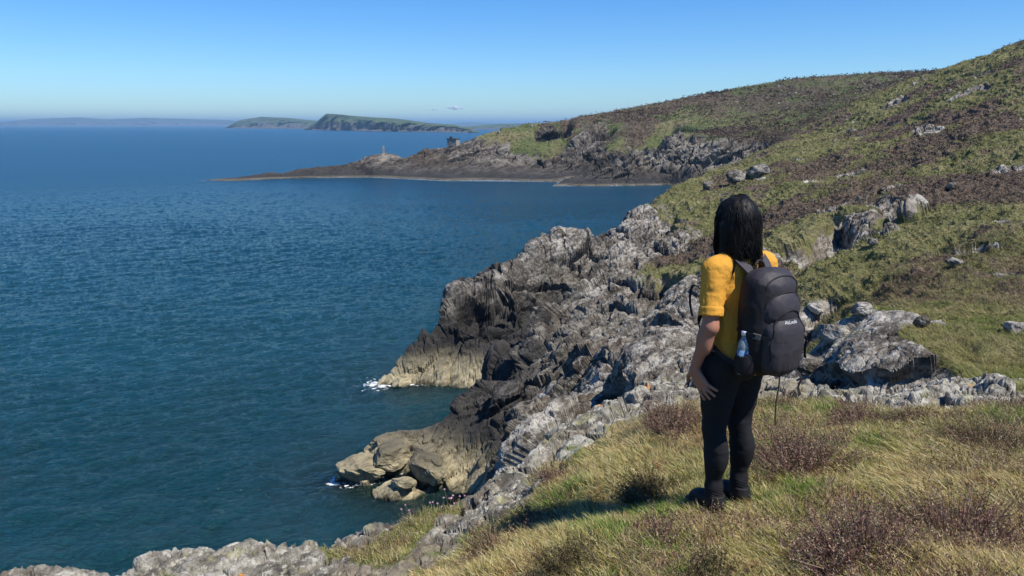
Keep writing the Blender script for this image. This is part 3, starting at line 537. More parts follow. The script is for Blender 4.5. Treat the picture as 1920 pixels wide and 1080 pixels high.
def sea_mat():
    b = NB('sea_water')
    far_ = b.attr('far'); dep = b.attr('clear'); foam = b.attr('foam')
    v1 = b.vmul(b.pos, (1, 2.6, 1), (0, 0, -.32))
    bh = b.math('ADD', b.noise(1.9, 5, .62, .4, v1), b.math('MULTIPLY', b.noise(.5, 4, .6, .3, v1), 1.6))
    nrm = b.bump(bh, .95, .27)
    streak = b.noise(.012, 4, .55, .3, b.vmul(b.pos, (1, 3, 1), (0, 0, .2)))
    body = b.mix(b.map(streak, .42, .6), (.003, .031, .038), (.005, .041, .054))
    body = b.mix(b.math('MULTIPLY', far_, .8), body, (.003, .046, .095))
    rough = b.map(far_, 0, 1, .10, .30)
    p = b.n.new('ShaderNodeBsdfPrincipled'); b.lnk(body, p.inputs['Base Color']); b.lnk(rough, p.inputs['Roughness']); p.inputs['IOR'].default_value = 1.33; b.lnk(nrm, p.inputs['Normal'])
    tr = b.n.new('ShaderNodeBsdfTransparent'); tr.inputs[0].default_value = (.55, .80, .68, 1)
    gl = b.n.new('ShaderNodeBsdfGlossy'); gl.inputs['Roughness'].default_value = .1; b.lnk(nrm, gl.inputs['Normal'])
    fr = b.n.new('ShaderNodeFresnel'); fr.inputs[0].default_value = 1.33; b.lnk(nrm, fr.inputs[1])
    mt = b.n.new('ShaderNodeMixShader'); b.lnk(fr.outputs[0], mt.inputs[0]); b.l.new(tr.outputs[0], mt.inputs[1]); b.l.new(gl.outputs[0], mt.inputs[2])
    m1 = b.n.new('ShaderNodeMixShader'); b.lnk(dep, m1.inputs[0]); b.l.new(p.outputs[0], m1.inputs[1]); b.l.new(mt.outputs[0], m1.inputs[2])
    d = b.n.new('ShaderNodeBsdfDiffuse'); d.inputs[0].default_value = (.75, .78, .78, 1)
    fm = b.map(b.math('ADD', foam, b.math('MULTIPLY', b.math('SUBTRACT', b.noise(2.2, 5, .7), .5), 1.5)), .48, .62)
    m2 = b.n.new('ShaderNodeMixShader'); b.lnk(fm, m2.inputs[0]); b.l.new(m1.outputs[0], m2.inputs[1]); b.l.new(d.outputs[0], m2.inputs[2])
    b.l.new(m2.outputs[0], b.out.inputs[0]); return b.m
def build_sea():
    # rows evenly spaced by depression angle as seen from the cliff: fine near, coarse far
    py = np.concatenate([np.linspace(1250, 262, int(1150 * Q)), [255, 250, 246, 243, 241, 239.5, 238.2, 237, 236, 235.3, 234.9]])
    u = -(py - 540) / F; Yr = (-H) / (u * CP - SP) * (CP + SP * u); nr = len(Yr)
    ta = np.concatenate([[-3.5, -2, -1.2], np.linspace(-.80, .36, int(1000 * Q)), [.6, 1.2, 2, 3.5]]); na = len(ta)
    Yg, Tg = np.meshgrid(Yr, ta, indexing='ij'); X = (Yg * Tg).ravel(); Y = Yg.ravel()
    R = np.hypot(X, Y)
    gust = .80 + .5 * fbm(np.stack([X * .02, Y * .035, X * 0], 1), 3, 61)
    fade = sstep(500, 160, R)
    z = (.050 * samp(T1, 110, X, Y) + .034 * samp(T2, 67, X + 13, Y) + .016 * samp(T3, 23, X, Y)) * gust * fade
    depth = np.full(len(X), 12., np.float64)
    ii = np.nonzero((R < 130) & (R > 9))[0]; depth[ii] = -mid(X[ii], Y[ii])[:, 0]
    jj = np.nonzero((R > 240) & (R < 480))[0]; depth[jj] = np.minimum(depth[jj], -far(X[jj], Y[jj])[:, 0] * .8)
    clear = .93 * np.exp(-np.clip(depth, 0, 50) / 1.8) * (R < 130)
    ex = sstep(14, 0, np.hypot(X + 11.7, (Y - 61.5)) * 3.2) + .45 * sstep(5, 0, np.hypot(X + 11.6, Y - 43.5) * 2)
    foam = sstep(.55, -.1, depth - .2) * (.40 + .06 * (R > 200)) + ex * .55
    z = z * (.35 + .65 * sstep(.2, 3, depth))
    V = np.stack([X, Y, z], 1)
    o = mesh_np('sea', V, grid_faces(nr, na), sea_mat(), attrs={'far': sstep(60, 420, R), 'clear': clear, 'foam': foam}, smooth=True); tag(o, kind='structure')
build_sea(); print('sea', time.time() - T0)
#@@NEXT
# ------------------------------------------------------------------ plants
def blade_mat(name, trans=.25):
    b = NB(name); c = b.attr('tint', 'Color')
    d = b.n.new('ShaderNodeBsdfDiffuse'); b.lnk(c, d.inputs[0]); t = b.n.new('ShaderNodeBsdfTranslucent'); b.lnk(c, t.inputs[0])
    m = b.n.new('ShaderNodeMixShader'); m.inputs[0].default_value = trans; b.l.new(d.outputs[0], m.inputs[1]); b.l.new(t.outputs[0], m.inputs[2]); b.l.new(m.outputs[0], b.out.inputs[0]); return b.m
M_blade = blade_mat('grass_blades', .38); M_twig = blade_mat('heather_twigs', .12); M_tuft = blade_mat('hill_tufts', .1)
def blades(base, dirv, side, L, W, col, bend):
    """curved tapering blades: 5 vertices, 2 faces + tip each"""
    n = len(base); L = L[:, None]; W = W[:, None]
    p0 = base; p1 = base + dirv * L * .5; p2 = base + dirv * L * .92 + bend * L
    V = np.stack([p0 - side * W, p0 + side * W, p1 - side * W * .8 + bend * L * .25, p1 + side * W * .8 + bend * L * .25, p2], 1).reshape(-1, 3)
    i = np.arange(n)[:, None] * 5
    F4 = i + np.array([[0, 1, 3, 2]]); F3 = i + np.array([[2, 3, 4]])
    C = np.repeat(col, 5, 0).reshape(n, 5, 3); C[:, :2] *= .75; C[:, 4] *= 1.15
    return V, F4, F3, C.reshape(-1, 3)
def unit(v): return v / (np.linalg.norm(v, axis=-1, keepdims=True) + 1e-9)
def tris(P, size, flat, col, r):
    """loose leafy triangles"""
    n = len(P); a = unit(r.normal(size=(n, 3)) * [1, 1, flat]); b_ = unit(np.cross(a, r.normal(size=(n, 3))))
    s_ = size[:, None]
    V = np.stack([P - a * s_, P + a * s_ * .6 + b_ * s_ * .35, P + a * s_ * .4 - b_ * s_ * .45], 1).reshape(-1, 3)
    return V, np.arange(3 * n).reshape(n, 3), np.repeat(col, 3, 0)

# grass of the clifftop
def build_grass():
    P, N, veg, heath, nr, na = FGP; r = np.random.default_rng(11)
    az = np.arctan2(P[:, 0], P[:, 1]); w_ok = (veg > .52) & (az > -.75) & (N[:, 2] > .45)
    idx = np.nonzero(w_ok)[0]
    dist = np.hypot(P[idx, 0], P[idx, 1])
    pr = 1 / dist ** .3; pr /= pr.sum()
    n = int(420000 * min(1, Q + .1)); c = r.choice(idx, n, p=pr)
    cell = (np.hypot(P[c, 0], P[c, 1]) * .0022)[:, None]
    B = P[c] + r.normal(size=(n, 3)) * cell * [1.2, 1.2, 0]
    f1 = fbm(B * 1.1, 3, 201); f2 = fbm(B * 4.5, 3, 202); f3 = fbm(B * 13, 2, 203)
    dirv = unit(np.stack([-.35 + .9 * fbm(B * 3, 2, 204) + .35 * r.normal(size=n), .15 + .9 * fbm(B * 3, 2, 205) + .35 * r.normal(size=n), np.full(n, .95)], 1))
    side = unit(np.cross(dirv, r.normal(size=(n, 3))))
    L = (.042 + .045 * r.random(n) + .05 * np.clip(f2 + .2, 0, 1) + .04 * np.clip(f1, 0, 1)) * (.6 + .4 * sstep(.5, .9, veg[c]))
    W = .0011 + .0012 * r.random(n)
    bend = np.stack([-.25 + .3 * r.normal(size=n), .3 * r.normal(size=n), -.22 * np.ones(n)], 1) * .6
    straw = np.array([.62, .47, .22]); pale = np.array([.74, .64, .38]); green = np.array([.29, .33, .085]); rust = np.array([.34, .19, .09]); lush = np.array([.17, .29, .05])
    g = np.clip(.33 + .32 * sstep(.1, -.5, B[:, 0]) * sstep(4.4, 5, B[:, 1]) + .9 * f1 + .5 * f2 + .28 * r.normal(size=n) + .22 * sstep(950, 1080, 540 + 1400 * (22 - B[:, 2]) / B[:, 1] - 306) * 0, 0, 1)[:, None]
    col = straw * (1 - g) + green * g
    k = (r.random(n) < .22)[:, None]; col = np.where(k, pale, col)
    k = (f3 > .38)[:, None]; col = np.where(k & (r.random(n) < .6)[:, None], rust, col)
    k = ((f1 > .33) & (f2 > -.2))[:, None]; col = np.where(k & (r.random(n) < .5)[:, None], lush, col)
    col = col * (.65 + .5 * r.random((n, 1)))
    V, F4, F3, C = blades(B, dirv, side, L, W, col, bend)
    o = mesh_np('grass', V, [F4, F3], M_blade, attrs={'tint': C}); tag(o, kind='stuff')
build_grass(); print('grass', time.time() - T0)

# growth on the hillside, and on the far headland
def build_growth(name, D, n, size, hmin, seed, cols, hts):
    P, N, veg, heath, nr, na = D; r = np.random.default_rng(seed)
    idx = np.nonzero((veg > .5) & (P[:, 2] > 4) & (np.hypot(P[:, 0], P[:, 1]) > 26 + 10 * np.sin(np.arange(len(P)) * 1.7)))[0]; n = int(n * min(1, Q)); c = r.choice(idx, n)
    R = np.hypot(P[c, 0], P[c, 1])
    B = P[c]; f = fbm(B * (1.5 if name[0] == 'h' else .3), 3, seed)
    hm = (heath[c] + (0 if name[0] == 'h' else .8) * fbm(B * hts, 3, 6) + .15 * r.normal(size=n)) > .47
    m = 3; n3 = n * m
    s_ = np.repeat((size[0] + size[1] * R) * (.6 + .8 * r.random(n)) * np.where(hm, 1.25, 1) * (.7 + .6 * np.clip(f + .3, 0, 1)), m)
    Pp = np.repeat(B, m, 0) + r.normal(size=(n3, 3)) * s_[:, None] * .7 + np.array([0, 0, 1]) * (s_ * .35)[:, None]
    ca = np.array(cols[0]); cb = np.array(cols[1]); ch = np.array(cols[2]); cd = np.array(cols[3])
    g = np.clip(.5 + .9 * fbm(B * hts * 1.3, 3, seed + 3) + .25 * r.normal(size=n), 0, 1)[:, None]
    col = np.where(hm[:, None], ch, ca * g + cb * (1 - g)); col = np.where((~hm & (r.random(n) < .18))[:, None], cd, col) * (.8 + .4 * r.random((n, 1)))
    V, F, C = tris(Pp, s_, .55, np.repeat(col, m, 0), r)
    o = mesh_np(name, V, F, M_tuft, attrs={'tint': C}); tag(o, kind='stuff')
build_growth('hillside_grass', MDP, 130000, (.018, .00075), 9, 31, [(.165, .165, .055), (.27, .225, .11), (.115, .085, .060), (.36, .31, .18)], .3)
build_growth('moorland', FRP, 45000, (.1, .0009), 9, 33, [(.10, .13, .04), (.17, .14, .07), (.088, .064, .044), (.26, .23, .14)], .05)
print('growth', time.time() - T0)

def build_near_slope():
    P, N, veg, heath, nr, na = MDP; r = np.random.default_rng(41); R_ = np.hypot(P[:, 0], P[:, 1])
    idx = np.nonzero((veg > .5) & (R_ < 52) & (N[:, 2] > .3))[0]; w_ = sstep(52, 30, R_[idx]) + .02; n = 190000; c = r.choice(idx, n, p=w_ / w_.sum())
    R_ = R_[c]; B = P[c] + r.normal(size=(n, 3)) * (R_ * .0015)[:, None] * [1, 1, 0]
    f1 = fbm(B * .6, 3, 301); f2 = fbm(B * 2.4, 3, 302); hm = (heath[c] + .12 * r.normal(size=n)) > .47
    d = unit(np.stack([-.35 + .8 * fbm(B * 1.5, 2, 304) + .4 * r.normal(size=n), .8 * fbm(B * 1.5, 2, 305) + .4 * r.normal(size=n), np.full(n, .9)], 1)); side = unit(np.cross(d, r.normal(size=(n, 3))))
    L = (.07 + .06 * r.random(n) + .07 * np.clip(f2 + .1, 0, 1)) * np.where(hm, 1.3, 1); W = .0014 + .00016 * R_
    bend = np.stack([-.2 + .3 * r.normal(size=n), .3 * r.normal(size=n), -.2 * np.ones(n)], 1) * .6
    g = np.clip(.42 + .9 * f1 + .4 * f2 + .25 * r.normal(size=n), 0, 1)[:, None]; col = np.array([.46, .38, .19]) * (1 - g) + np.array([.22, .27, .07]) * g
    hp = np.array(PUR + BRN); col = np.where(hm[:, None], hp[r.integers(0, len(hp), n)] * .9, col) * (.7 + .5 * r.random((n, 1)))
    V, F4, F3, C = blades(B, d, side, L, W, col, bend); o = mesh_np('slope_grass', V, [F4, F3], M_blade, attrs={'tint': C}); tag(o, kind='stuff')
def ground_at(x, y):
    P = FGP[0]; d = (P[:, 0] - x) ** 2 + (P[:, 1] - y) ** 2; return float(P[d.argmin(), 2])
def heather_mesh(seed, R, Hh, n, palette):
    r = np.random.default_rng(seed); V, F, C = [], [], []; o = 0
    # stems
    a = r.random(n) * 2 * PI; rr = np.sqrt(r.random(n)) ; tilt = rr * 1.0 + .12 * r.normal(size=n)
    d = np.stack([np.cos(a) * np.sin(tilt), np.sin(a) * np.sin(tilt), np.cos(tilt)], 1)
    L = Hh * (1.25 - .35 * rr) * (.45 + .85 * r.random(n) ** 1.6) * (1 + .25 * np.sin(3 * a + seed))
    base = np.stack([np.cos(a) * rr * R * .45, np.sin(a) * rr * R * .45, np.full(n, -.02)], 1)
    d = d * np.array([R / Hh * .8, R / Hh * .8, 1])
    side = unit(np.cross(d, r.normal(size=(n, 3))))
    pal = np.array(palette); col = pal[r.integers(0, len(pal), n)] * (.7 + .6 * r.random((n, 1)))
    bend = r.normal(size=(n, 3)) * .12
    v, f4, f3, c = blades(base, d, side, L, np.full(n, .0016), col * .7, bend)
    # leafy shoots along the upper part of each stem
    m = 18; k = n * m; t = .35 + .65 * r.random(k); q = np.repeat(np.arange(n), m)
    p = base[q] + d[q] * (L[q] * t * .92)[:, None] + bend[q] * (L[q] * t * t)[:, None] + r.normal(size=(k, 3)) * .004
    v2, f2, c2 = tris(p, .004 + .005 * r.random(k), 2.2, col[q] * (.6 + .6 * r.random((k, 1))), r)
    return np.concatenate([v, v2]), f4, np.concatenate([f3, f2 + len(v)]), np.concatenate([c, c2])
PUR = [(.22, .12, .10), (.29, .17, .135), (.15, .088, .072), (.36, .26, .19), (.33, .27, .15)]
BRN = [(.28, .19, .12), (.21, .145, .09), (.40, .31, .19), (.17, .135, .075)]
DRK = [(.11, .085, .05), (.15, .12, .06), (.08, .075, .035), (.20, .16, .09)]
variants = {}
def heather(px, py, Z, R, Hh, pal, label, seed, n=900):
    x, y, _ = PZ(px, py, Z); z = ground_at(x, y)
    v, f4, f3, c = heather_mesh(seed, R, Hh, n, pal)
    o = mesh_np('heather_bush', v, [f4, f3], M_twig, attrs={'tint': c}, loc=(x, y, z)); tag(o, label, 'heather', 'heather bushes on the clifftop')
for a in [
 (1262, 812, 19.6, .30, .24, PUR, 'broad purple brown heather bush just left of the walker, under the pale rock', 1, 1100),
 (1500, 890, 19.9, .36, .26, PUR, 'wide purple heather bush right behind the walker\'s calves', 2, 1300),
 (1612, 812, 19.65, .32, .17, PUR, 'reddish heather with upright shoots fanning out below the long grey rock edge', 3, 1000),
 (1620, 1075, 20.25, .33, .20, PUR, 'largest dark purple heather bush, at the bottom edge of the photo', 4, 1300),
 (1810, 985, 20.3, .38, .24, PUR, 'spiky purple heather in the grass near the right edge, above the largest bush', 5, 800),
 (1858, 835, 20.0, .36, .20, BRN, 'brown heather mound near the right edge, below the pale rocks', 6, 1100),
 (1036, 905, 19.35, .15, .14, PUR, 'small dark heather on the cliff edge at the tip of the walker\'s shadow', 7, 500),
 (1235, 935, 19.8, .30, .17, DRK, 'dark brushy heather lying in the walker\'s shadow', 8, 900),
 (1000, 1005, 19.45, .20, .13, BRN, 'rusty brown heather on the slope below the shadow tip, beside the grey rocks', 9, 600),
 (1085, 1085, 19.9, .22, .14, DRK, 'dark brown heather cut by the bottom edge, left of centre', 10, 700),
 (1462, 785, 19.5, .24, .12, BRN, 'low brown heather right of the walker\'s knees, against the rock edge', 11, 700),
 (1893, 765, 19.8, .30, .15, BRN, 'brown heather clump at the right edge beside the pale rock', 12, 900),
 (1240, 1040, 20.0, .10, .17, PUR, 'thin upright heather sprigs in green grass below the walker\'s feet', 13, 160),
 (930, 1070, 19.5, .26, .12, BRN, 'greyish brown heather patch at the bottom, beside the grey rock ribs', 14, 800),
 (1725, 805, 19.75, .22, .10, BRN, 'low brown heather in front of the pale rocks on the right', 15, 600),
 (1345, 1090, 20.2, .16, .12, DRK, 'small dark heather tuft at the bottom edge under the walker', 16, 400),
]: heather(*a)
build_near_slope()
def build_scrub():
    P, N, veg, heath, nr, na = FGP; r = np.random.default_rng(21)
    f = fbm(P * 1.6, 3, 501); idx = np.nonzero((veg > .5) & (heath + 1.1 * f > .35) & (np.arctan2(P[:, 0], P[:, 1]) > -.5))[0]
    n = 16000; c = r.choice(idx, n); B = P[c] + r.normal(size=(n, 3)) * [.01, .01, 0]
    d = unit(np.stack([r.normal(size=n) * .5 - .2, r.normal(size=n) * .5, np.ones(n)], 1)); L = .05 + .10 * r.random(n) ** 1.5
    side = unit(np.cross(d, r.normal(size=(n, 3)))); pal = np.array(PUR + BRN); col = pal[r.integers(0, len(pal), n)] * (.7 + .6 * r.random((n, 1))); bend = r.normal(size=(n, 3)) * .12
    v, f4, f3, cc = blades(B, d, side, L, np.full(n, .0012), col * .8, bend)
    m = 8; k = n * m; t = .3 + .7 * r.random(k); q = np.repeat(np.arange(n), m)
    p = B[q] + d[q] * (L[q] * t * .92)[:, None] + bend[q] * (L[q] * t * t)[:, None] + r.normal(size=(k, 3)) * .004
    v2, f2, c2 = tris(p, .004 + .005 * r.random(k), 2.2, col[q] * (.6 + .6 * r.random((k, 1))), r)
    o = mesh_np('heather_scrub', np.concatenate([v, v2]), [f4, np.concatenate([f3, f2 + len(v)])], M_twig, attrs={'tint': np.concatenate([cc, c2])}); tag(o, kind='stuff')
build_scrub()
print('heather', time.time() - T0)
#@@PERSON
# ------------------------------------------------------------------ the walker
def sdf_mesh(name, prims, box, h, mat, parent=None, post=None, inter=None, loc=None, attrs=None):
    """prims: (kind, ..., k) smooth-united; kinds: cap a b ra rb | ell c r [rotz]; box lo, hi; post(P, d)->d"""
    lo = np.array(box[0], float); hi = np.array(box[1], float); n = np.ceil((hi - lo) / h).astype(int) + 1
    D = np.full(n, 1.0, np.float32); ax = [lo[i] + np.arange(n[i]) * h for i in range(3)]
    for p in prims:
        kind, k = p[0], p[-1]
        if kind == 'cap': a, b, ra, rb = np.array(p[1], float), np.array(p[2], float), p[3], p[4]; mn = np.minimum(a, b) - max(ra, rb) - k - 3 * h; mx = np.maximum(a, b) + max(ra, rb) + k + 3 * h
        else: c, r = np.array(p[1], float), np.array(p[2], float); mn = c - r.max() - k - 3 * h; mx = c + r.max() + k + 3 * h
        i0 = np.clip(((mn - lo) / h).astype(int), 0, n); i1 = np.clip(np.ceil((mx - lo) / h).astype(int) + 1, 0, n)
        if (i1 <= i0).any(): continue
        X, Y, Z = np.meshgrid(ax[0][i0[0]:i1[0]], ax[1][i0[1]:i1[1]], ax[2][i0[2]:i1[2]], indexing='ij')
        if kind == 'cap':
            ab = b - a; t = np.clip(((X - a[0]) * ab[0] + (Y - a[1]) * ab[1] + (Z - a[2]) * ab[2]) / (ab @ ab), 0, 1)
            d = np.sqrt((X - a[0] - t * ab[0]) ** 2 + (Y - a[1] - t * ab[1]) ** 2 + (Z - a[2] - t * ab[2]) ** 2) - (ra + (rb - ra) * t)
        elif kind == 'ell':
            q = np.sqrt(((X - c[0]) / r[0]) ** 2 + ((Y - c[1]) / r[1]) ** 2 + ((Z - c[2]) / r[2]) ** 2); q2 = np.sqrt(((X - c[0]) / r[0] ** 2) ** 2 + ((Y - c[1]) / r[1] ** 2) ** 2 + ((Z - c[2]) / r[2] ** 2) ** 2) + 1e-9
            d = q * (q - 1) / q2
        elif kind == 'box':
            e = p[3]; qx = np.abs(X - c[0]) - r[0] + e; qy = np.abs(Y - c[1]) - r[1] + e; qz = np.abs(Z - c[2]) - r[2] + e
            d = np.sqrt(np.maximum(qx, 0) ** 2 + np.maximum(qy, 0) ** 2 + np.maximum(qz, 0) ** 2) + np.minimum(np.maximum(qx, np.maximum(qy, qz)), 0) - e
        s = D[i0[0]:i1[0], i0[1]:i1[1], i0[2]:i1[2]]
        hh = np.clip(.5 + .5 * (s - d) / max(k, 1e-6), 0, 1)
        s[...] = s * (1 - hh) + d * hh - k * hh * (1 - hh)
    if post is not None:
        X, Y, Z = np.meshgrid(*ax, indexing='ij'); m = np.abs(D) < .06
        D[m] = post(np.stack([X[m], Y[m], Z[m]], 1), D[m])
    # surface nets
    S = D < 0; c8 = [(i, j, k) for i in (0, 1) for j in (0, 1) for k in (0, 1)]
    def sh(A, o): return A[o[0]:A.shape[0] - 1 + o[0], o[1]:A.shape[1] - 1 + o[1], o[2]:A.shape[2] - 1 + o[2]]
    cnt = sum(sh(S, o).astype(np.int8) for o in c8); act = (cnt > 0) & (cnt < 8)
    idx = np.full(act.shape, -1, np.int32); ci = np.argwhere(act); idx[tuple(ci.T)] = np.arange(len(ci))
    acc = np.zeros((len(ci), 3)); w = np.zeros(len(ci))
    for a_ in range(3):
        for o in c8:
            if o[a_] == 1: continue
            o2 = list(o); o2[a_] = 1
            va = D[tuple((ci + o).T)]; vb = D[tuple((ci + o2).T)]; m = (va < 0) != (vb < 0)
            t = np.where(m, va / np.where(m, va - vb, 1), 0); p_ = np.repeat(np.array(o, float)[None], len(ci), 0); p_[:, a_] = t
            acc += p_ * m[:, None]; w += m
    V = lo + (ci + acc / w[:, None]) * h
    Fs = []
    for a_ in range(3):
        b_, c_ = (a_ + 1) % 3, (a_ + 2) % 3
        A = S.take(range(0, n[a_] - 1), a_); B = S.take(range(1, n[a_]), a_); e = np.argwhere(A != B)
        e = e[(e[:, b_] > 0) & (e[:, c_] > 0) & (e[:, b_] < n[b_] - 1) & (e[:, c_] < n[c_] - 1)]
        q = []
        for db, dc in ((0, 0), (1, 0), (1, 1), (0, 1)):
            f = e.copy(); f[:, b_] -= db; f[:, c_] -= dc; q.append(idx[tuple(f.T)])
        q = np.stack(q, 1); fl = ~A[tuple(e.T)]; q[fl] = q[fl][:, ::-1]; Fs.append(q)
    F_ = np.concatenate(Fs); F_ = F_[(F_ >= 0).all(1)]
    return mesh_np(name, V, F_, mat, parent=parent, smooth=True, loc=loc, attrs=attrs(V) if attrs else None)
def catmull(pts, n):
    P = np.array(pts, float); P = np.concatenate([[2 * P[0] - P[1]], P, [2 * P[-1] - P[-2]]]); out = []
    for i in range(1, len(P) - 2):
        for t in np.arange(n) / n:
            a, b, c, d = P[i - 1], P[i], P[i + 1], P[i + 2]
            out.append(.5 * (2 * b + (c - a) * t + (2 * a - 5 * b + 4 * c - d) * t * t + (3 * b - a - 3 * c + d) * t ** 3))
    out.append(P[-2]); return np.array(out)
def ribbon(pts, wd, width, th, n=6):
    """flat strap: swept rectangle; wd: width directions at the control points"""
    Pc = catmull(pts, n); Wc = unit(catmull(wd, n)); T = unit(np.gradient(Pc, axis=0)); N_ = unit(np.cross(T, Wc)); Wc = np.cross(N_, T)
    V = []
    for s1, s2 in ((-1, -1), (1, -1), (1, 1), (-1, 1)): V.append(Pc + Wc * width / 2 * s1 + N_ * th / 2 * s2)
    V = np.stack(V, 1).reshape(-1, 3); m = len(Pc); Fq = []
    for i in range(m - 1):
        for j in range(4): Fq.append((i * 4 + j, i * 4 + (j + 1) % 4, i * 4 + 4 + (j + 1) % 4, i * 4 + 4 + j))
    Fq += [(3, 2, 1, 0), (4 * m - 4, 4 * m - 3, 4 * m - 2, 4 * m - 1)]
    return V, np.array(Fq)
def tube(pts, r, n=6, seg=8):
    Pc = catmull(pts, n); T = unit(np.gradient(Pc, axis=0)); a = unit(np.cross(T, [.3, .2, .93])); b = np.cross(T, a)
    ang = np.arange(seg) / seg * 2 * PI; V = (Pc[:, None] + r * (a[:, None] * np.cos(ang)[None, :, None] + b[:, None] * np.sin(ang)[None, :, None])).reshape(-1, 3)
    m = len(Pc); i = np.arange((m - 1) * seg); k = i // seg; j = i % seg; return V, np.stack([k * seg + j, k * seg + (j + 1) % seg, (k + 1) * seg + (j + 1) % seg, (k + 1) * seg + j], 1)
def lathe(prof, c, seg=32):
    prof = np.array(prof, float); ang = np.arange(seg) / seg * 2 * PI; m = len(prof)
    V = np.stack([prof[:, :1] * np.cos(ang)[None] + c[0], prof[:, :1] * np.sin(ang)[None] + c[1], np.repeat(prof[:, 1:], seg, 1) + c[2]], 2).reshape(-1, 3)
    i = np.arange((m - 1) * seg); k = i // seg; j = i % seg; return V, np.stack([k * seg + j, k * seg + (j + 1) % seg, (k + 1) * seg + (j + 1) % seg, (k + 1) * seg + j], 1)
def merge(ms):
    V = []; F_ = []; o = 0
    for v, f in ms: V.append(v); F_.append(np.asarray(f) + o); o += len(v)
    return np.concatenate(V), np.concatenate(F_)

def cloth_mat(name, col, sc=900, rough=.85, wrk=8, wd=.012, var=.12, sheen=.0):
    b = NB(name); tc = b.n.new('ShaderNodeTexCoord').outputs['Object']
    c = b.mix(b.noise(14, 4, .6, 0, tc), tuple(x * (1 - var) for x in col), tuple(min(1, x * (1 + var)) for x in col))
    c = b.mix(b.noise(sc, 2, .5, 0, tc), c, tuple(min(1, x * .82) for x in col))
    n1 = b.bump(b.noise(wrk, 3, .5, .6, tc), .5, wd); n2 = b.bump(b.noise(sc * .6, 2, .5, 0, tc), .25, .001, n1)
    p = b.bsdf(Base_Color=c, Roughness=rough, Normal=n2); p.inputs['Specular IOR Level'].default_value = .2; p.inputs['Sheen Weight'].default_value = sheen
    return b.m
m_skin = cloth_mat('skin', (.37, .175, .115), 300, .5, 30, .0012, .08); m_skin.node_tree.nodes['Principled BSDF'].inputs['Subsurface Weight'].default_value = .05
m_shirt = cloth_mat('yellow_cotton', (.62, .30, .042), 700, .9, 22, .016, .12)
m_legs = cloth_mat('black_leggings', (.014, .014, .016), 800, .8, 12, .004, .1)
m_shoe = cloth_mat('black_shoes', (.016, .016, .017), 300, .6, 30, .003)
m_sole = cloth_mat('shoe_sole', (.05, .05, .05), 200, .7, 30, .003)
m_pack = cloth_mat('pack_nylon', (.040, .036, .042), 1100, .55, 10, .010, .15)
m_pack2 = cloth_mat('pack_side_nylon', (.014, .013, .015), 1100, .6, 14, .008, .15)
m_strap = cloth_mat('webbing', (.020, .019, .021), 1100, .7, 60, .001)
m_pad = cloth_mat('strap_padding', (.055, .050, .058), 1100, .7, 30, .003)
m_zip = plain('zip_cord', (.10, .11, .03), .6)
m_white = plain('white_print', (.5, .5, .52), .6)
m_metal = plain('ring_metal', (.7, .68, .62), .25, metallic=None) if False else plain('ring_metal', (.6, .58, .52), .3)
def hair_material():
    b = NB('black_hair'); b.bsdf(Base_Color=(.004, .0035, .0035), Roughness=.55).inputs['Specular IOR Level'].default_value = .2; return b.m
m_hair = hair_material()

px0, py0, _ = PZ(1356, 948, 20.0)
WALK = (px0, py0, ground_at(px0, py0) + .012); HEAD = math.radians(30)
person = empty('person', WALK, HEAD)
tag(person, 'person in yellow t-shirt and black leggings standing on the clifftop grass, looking out to sea', 'person')
def leg(s, r=0.0, k=.03):
    return [('cap', (s * .085, -.005, .83), (s * .092, .012, .47), .088 + r, .050 + r, .05), ('cap', (s * .078, .0, .78), (s * .088, .012, .6), .086 + r, .064 + r, .04), ('cap', (s * .092, .012, .47), (s * .092, -.012, .12), .048 + r, .033 + r, k), ('ell', (s * .094, -.030, .335), (.044 + r, .048 + r, .12), .03), ('cap', (s * .092, -.012, .15), (s * .092, -.014, .07), .037 + r, .036 + r, .02)]
def torso(r=0.0, loose=0.0):
    return [('ell', (0, -.005, .88), (.158 + r + loose, .112 + r + loose * .9, .13), .05), ('ell', (0, 0, 1.03), (.128 + r + loose * 1.4, .096 + r + loose * 1.2, .15), .06), ('ell', (0, .0, 1.21), (.150 + r + loose * .5, .102 + r + loose * .4, .16), .05), ('ell', (0, .055, 1.19), (.13 + r, .07 + r, .07), .04), ('cap', (-.135, -.008, 1.325), (.135, -.008, 1.325), .052 + r, .052 + r, .06), ('cap', (-.06, -.01, 1.37), (.06, -.01, 1.37), .045 + r, .045 + r, .05)]
SH = {-1: (-.178, -.006, 1.315), 1: (.178, -.006, 1.315)}
EL = {-1: (-.222, -.050, 1.045), 1: (.220, -.040, 1.045)}
WR = {-1: (-.226, .040, .805), 1: (.222, .010, .80)}
def arm(s, r=0.0):
    return [('cap', SH[s], EL[s], .050 + r, .038 + r, .03), ('ell', tuple((np.array(SH[s]) * .55 + np.array(EL[s]) * .45)), (.044 + r, .048 + r, .11), .03), ('cap', EL[s], WR[s], .040 + r, .024 + r, .02), ('ell', tuple(np.array(EL[s]) * .7 + np.array(WR[s]) * .3), (.042, .043, .08), .02)]
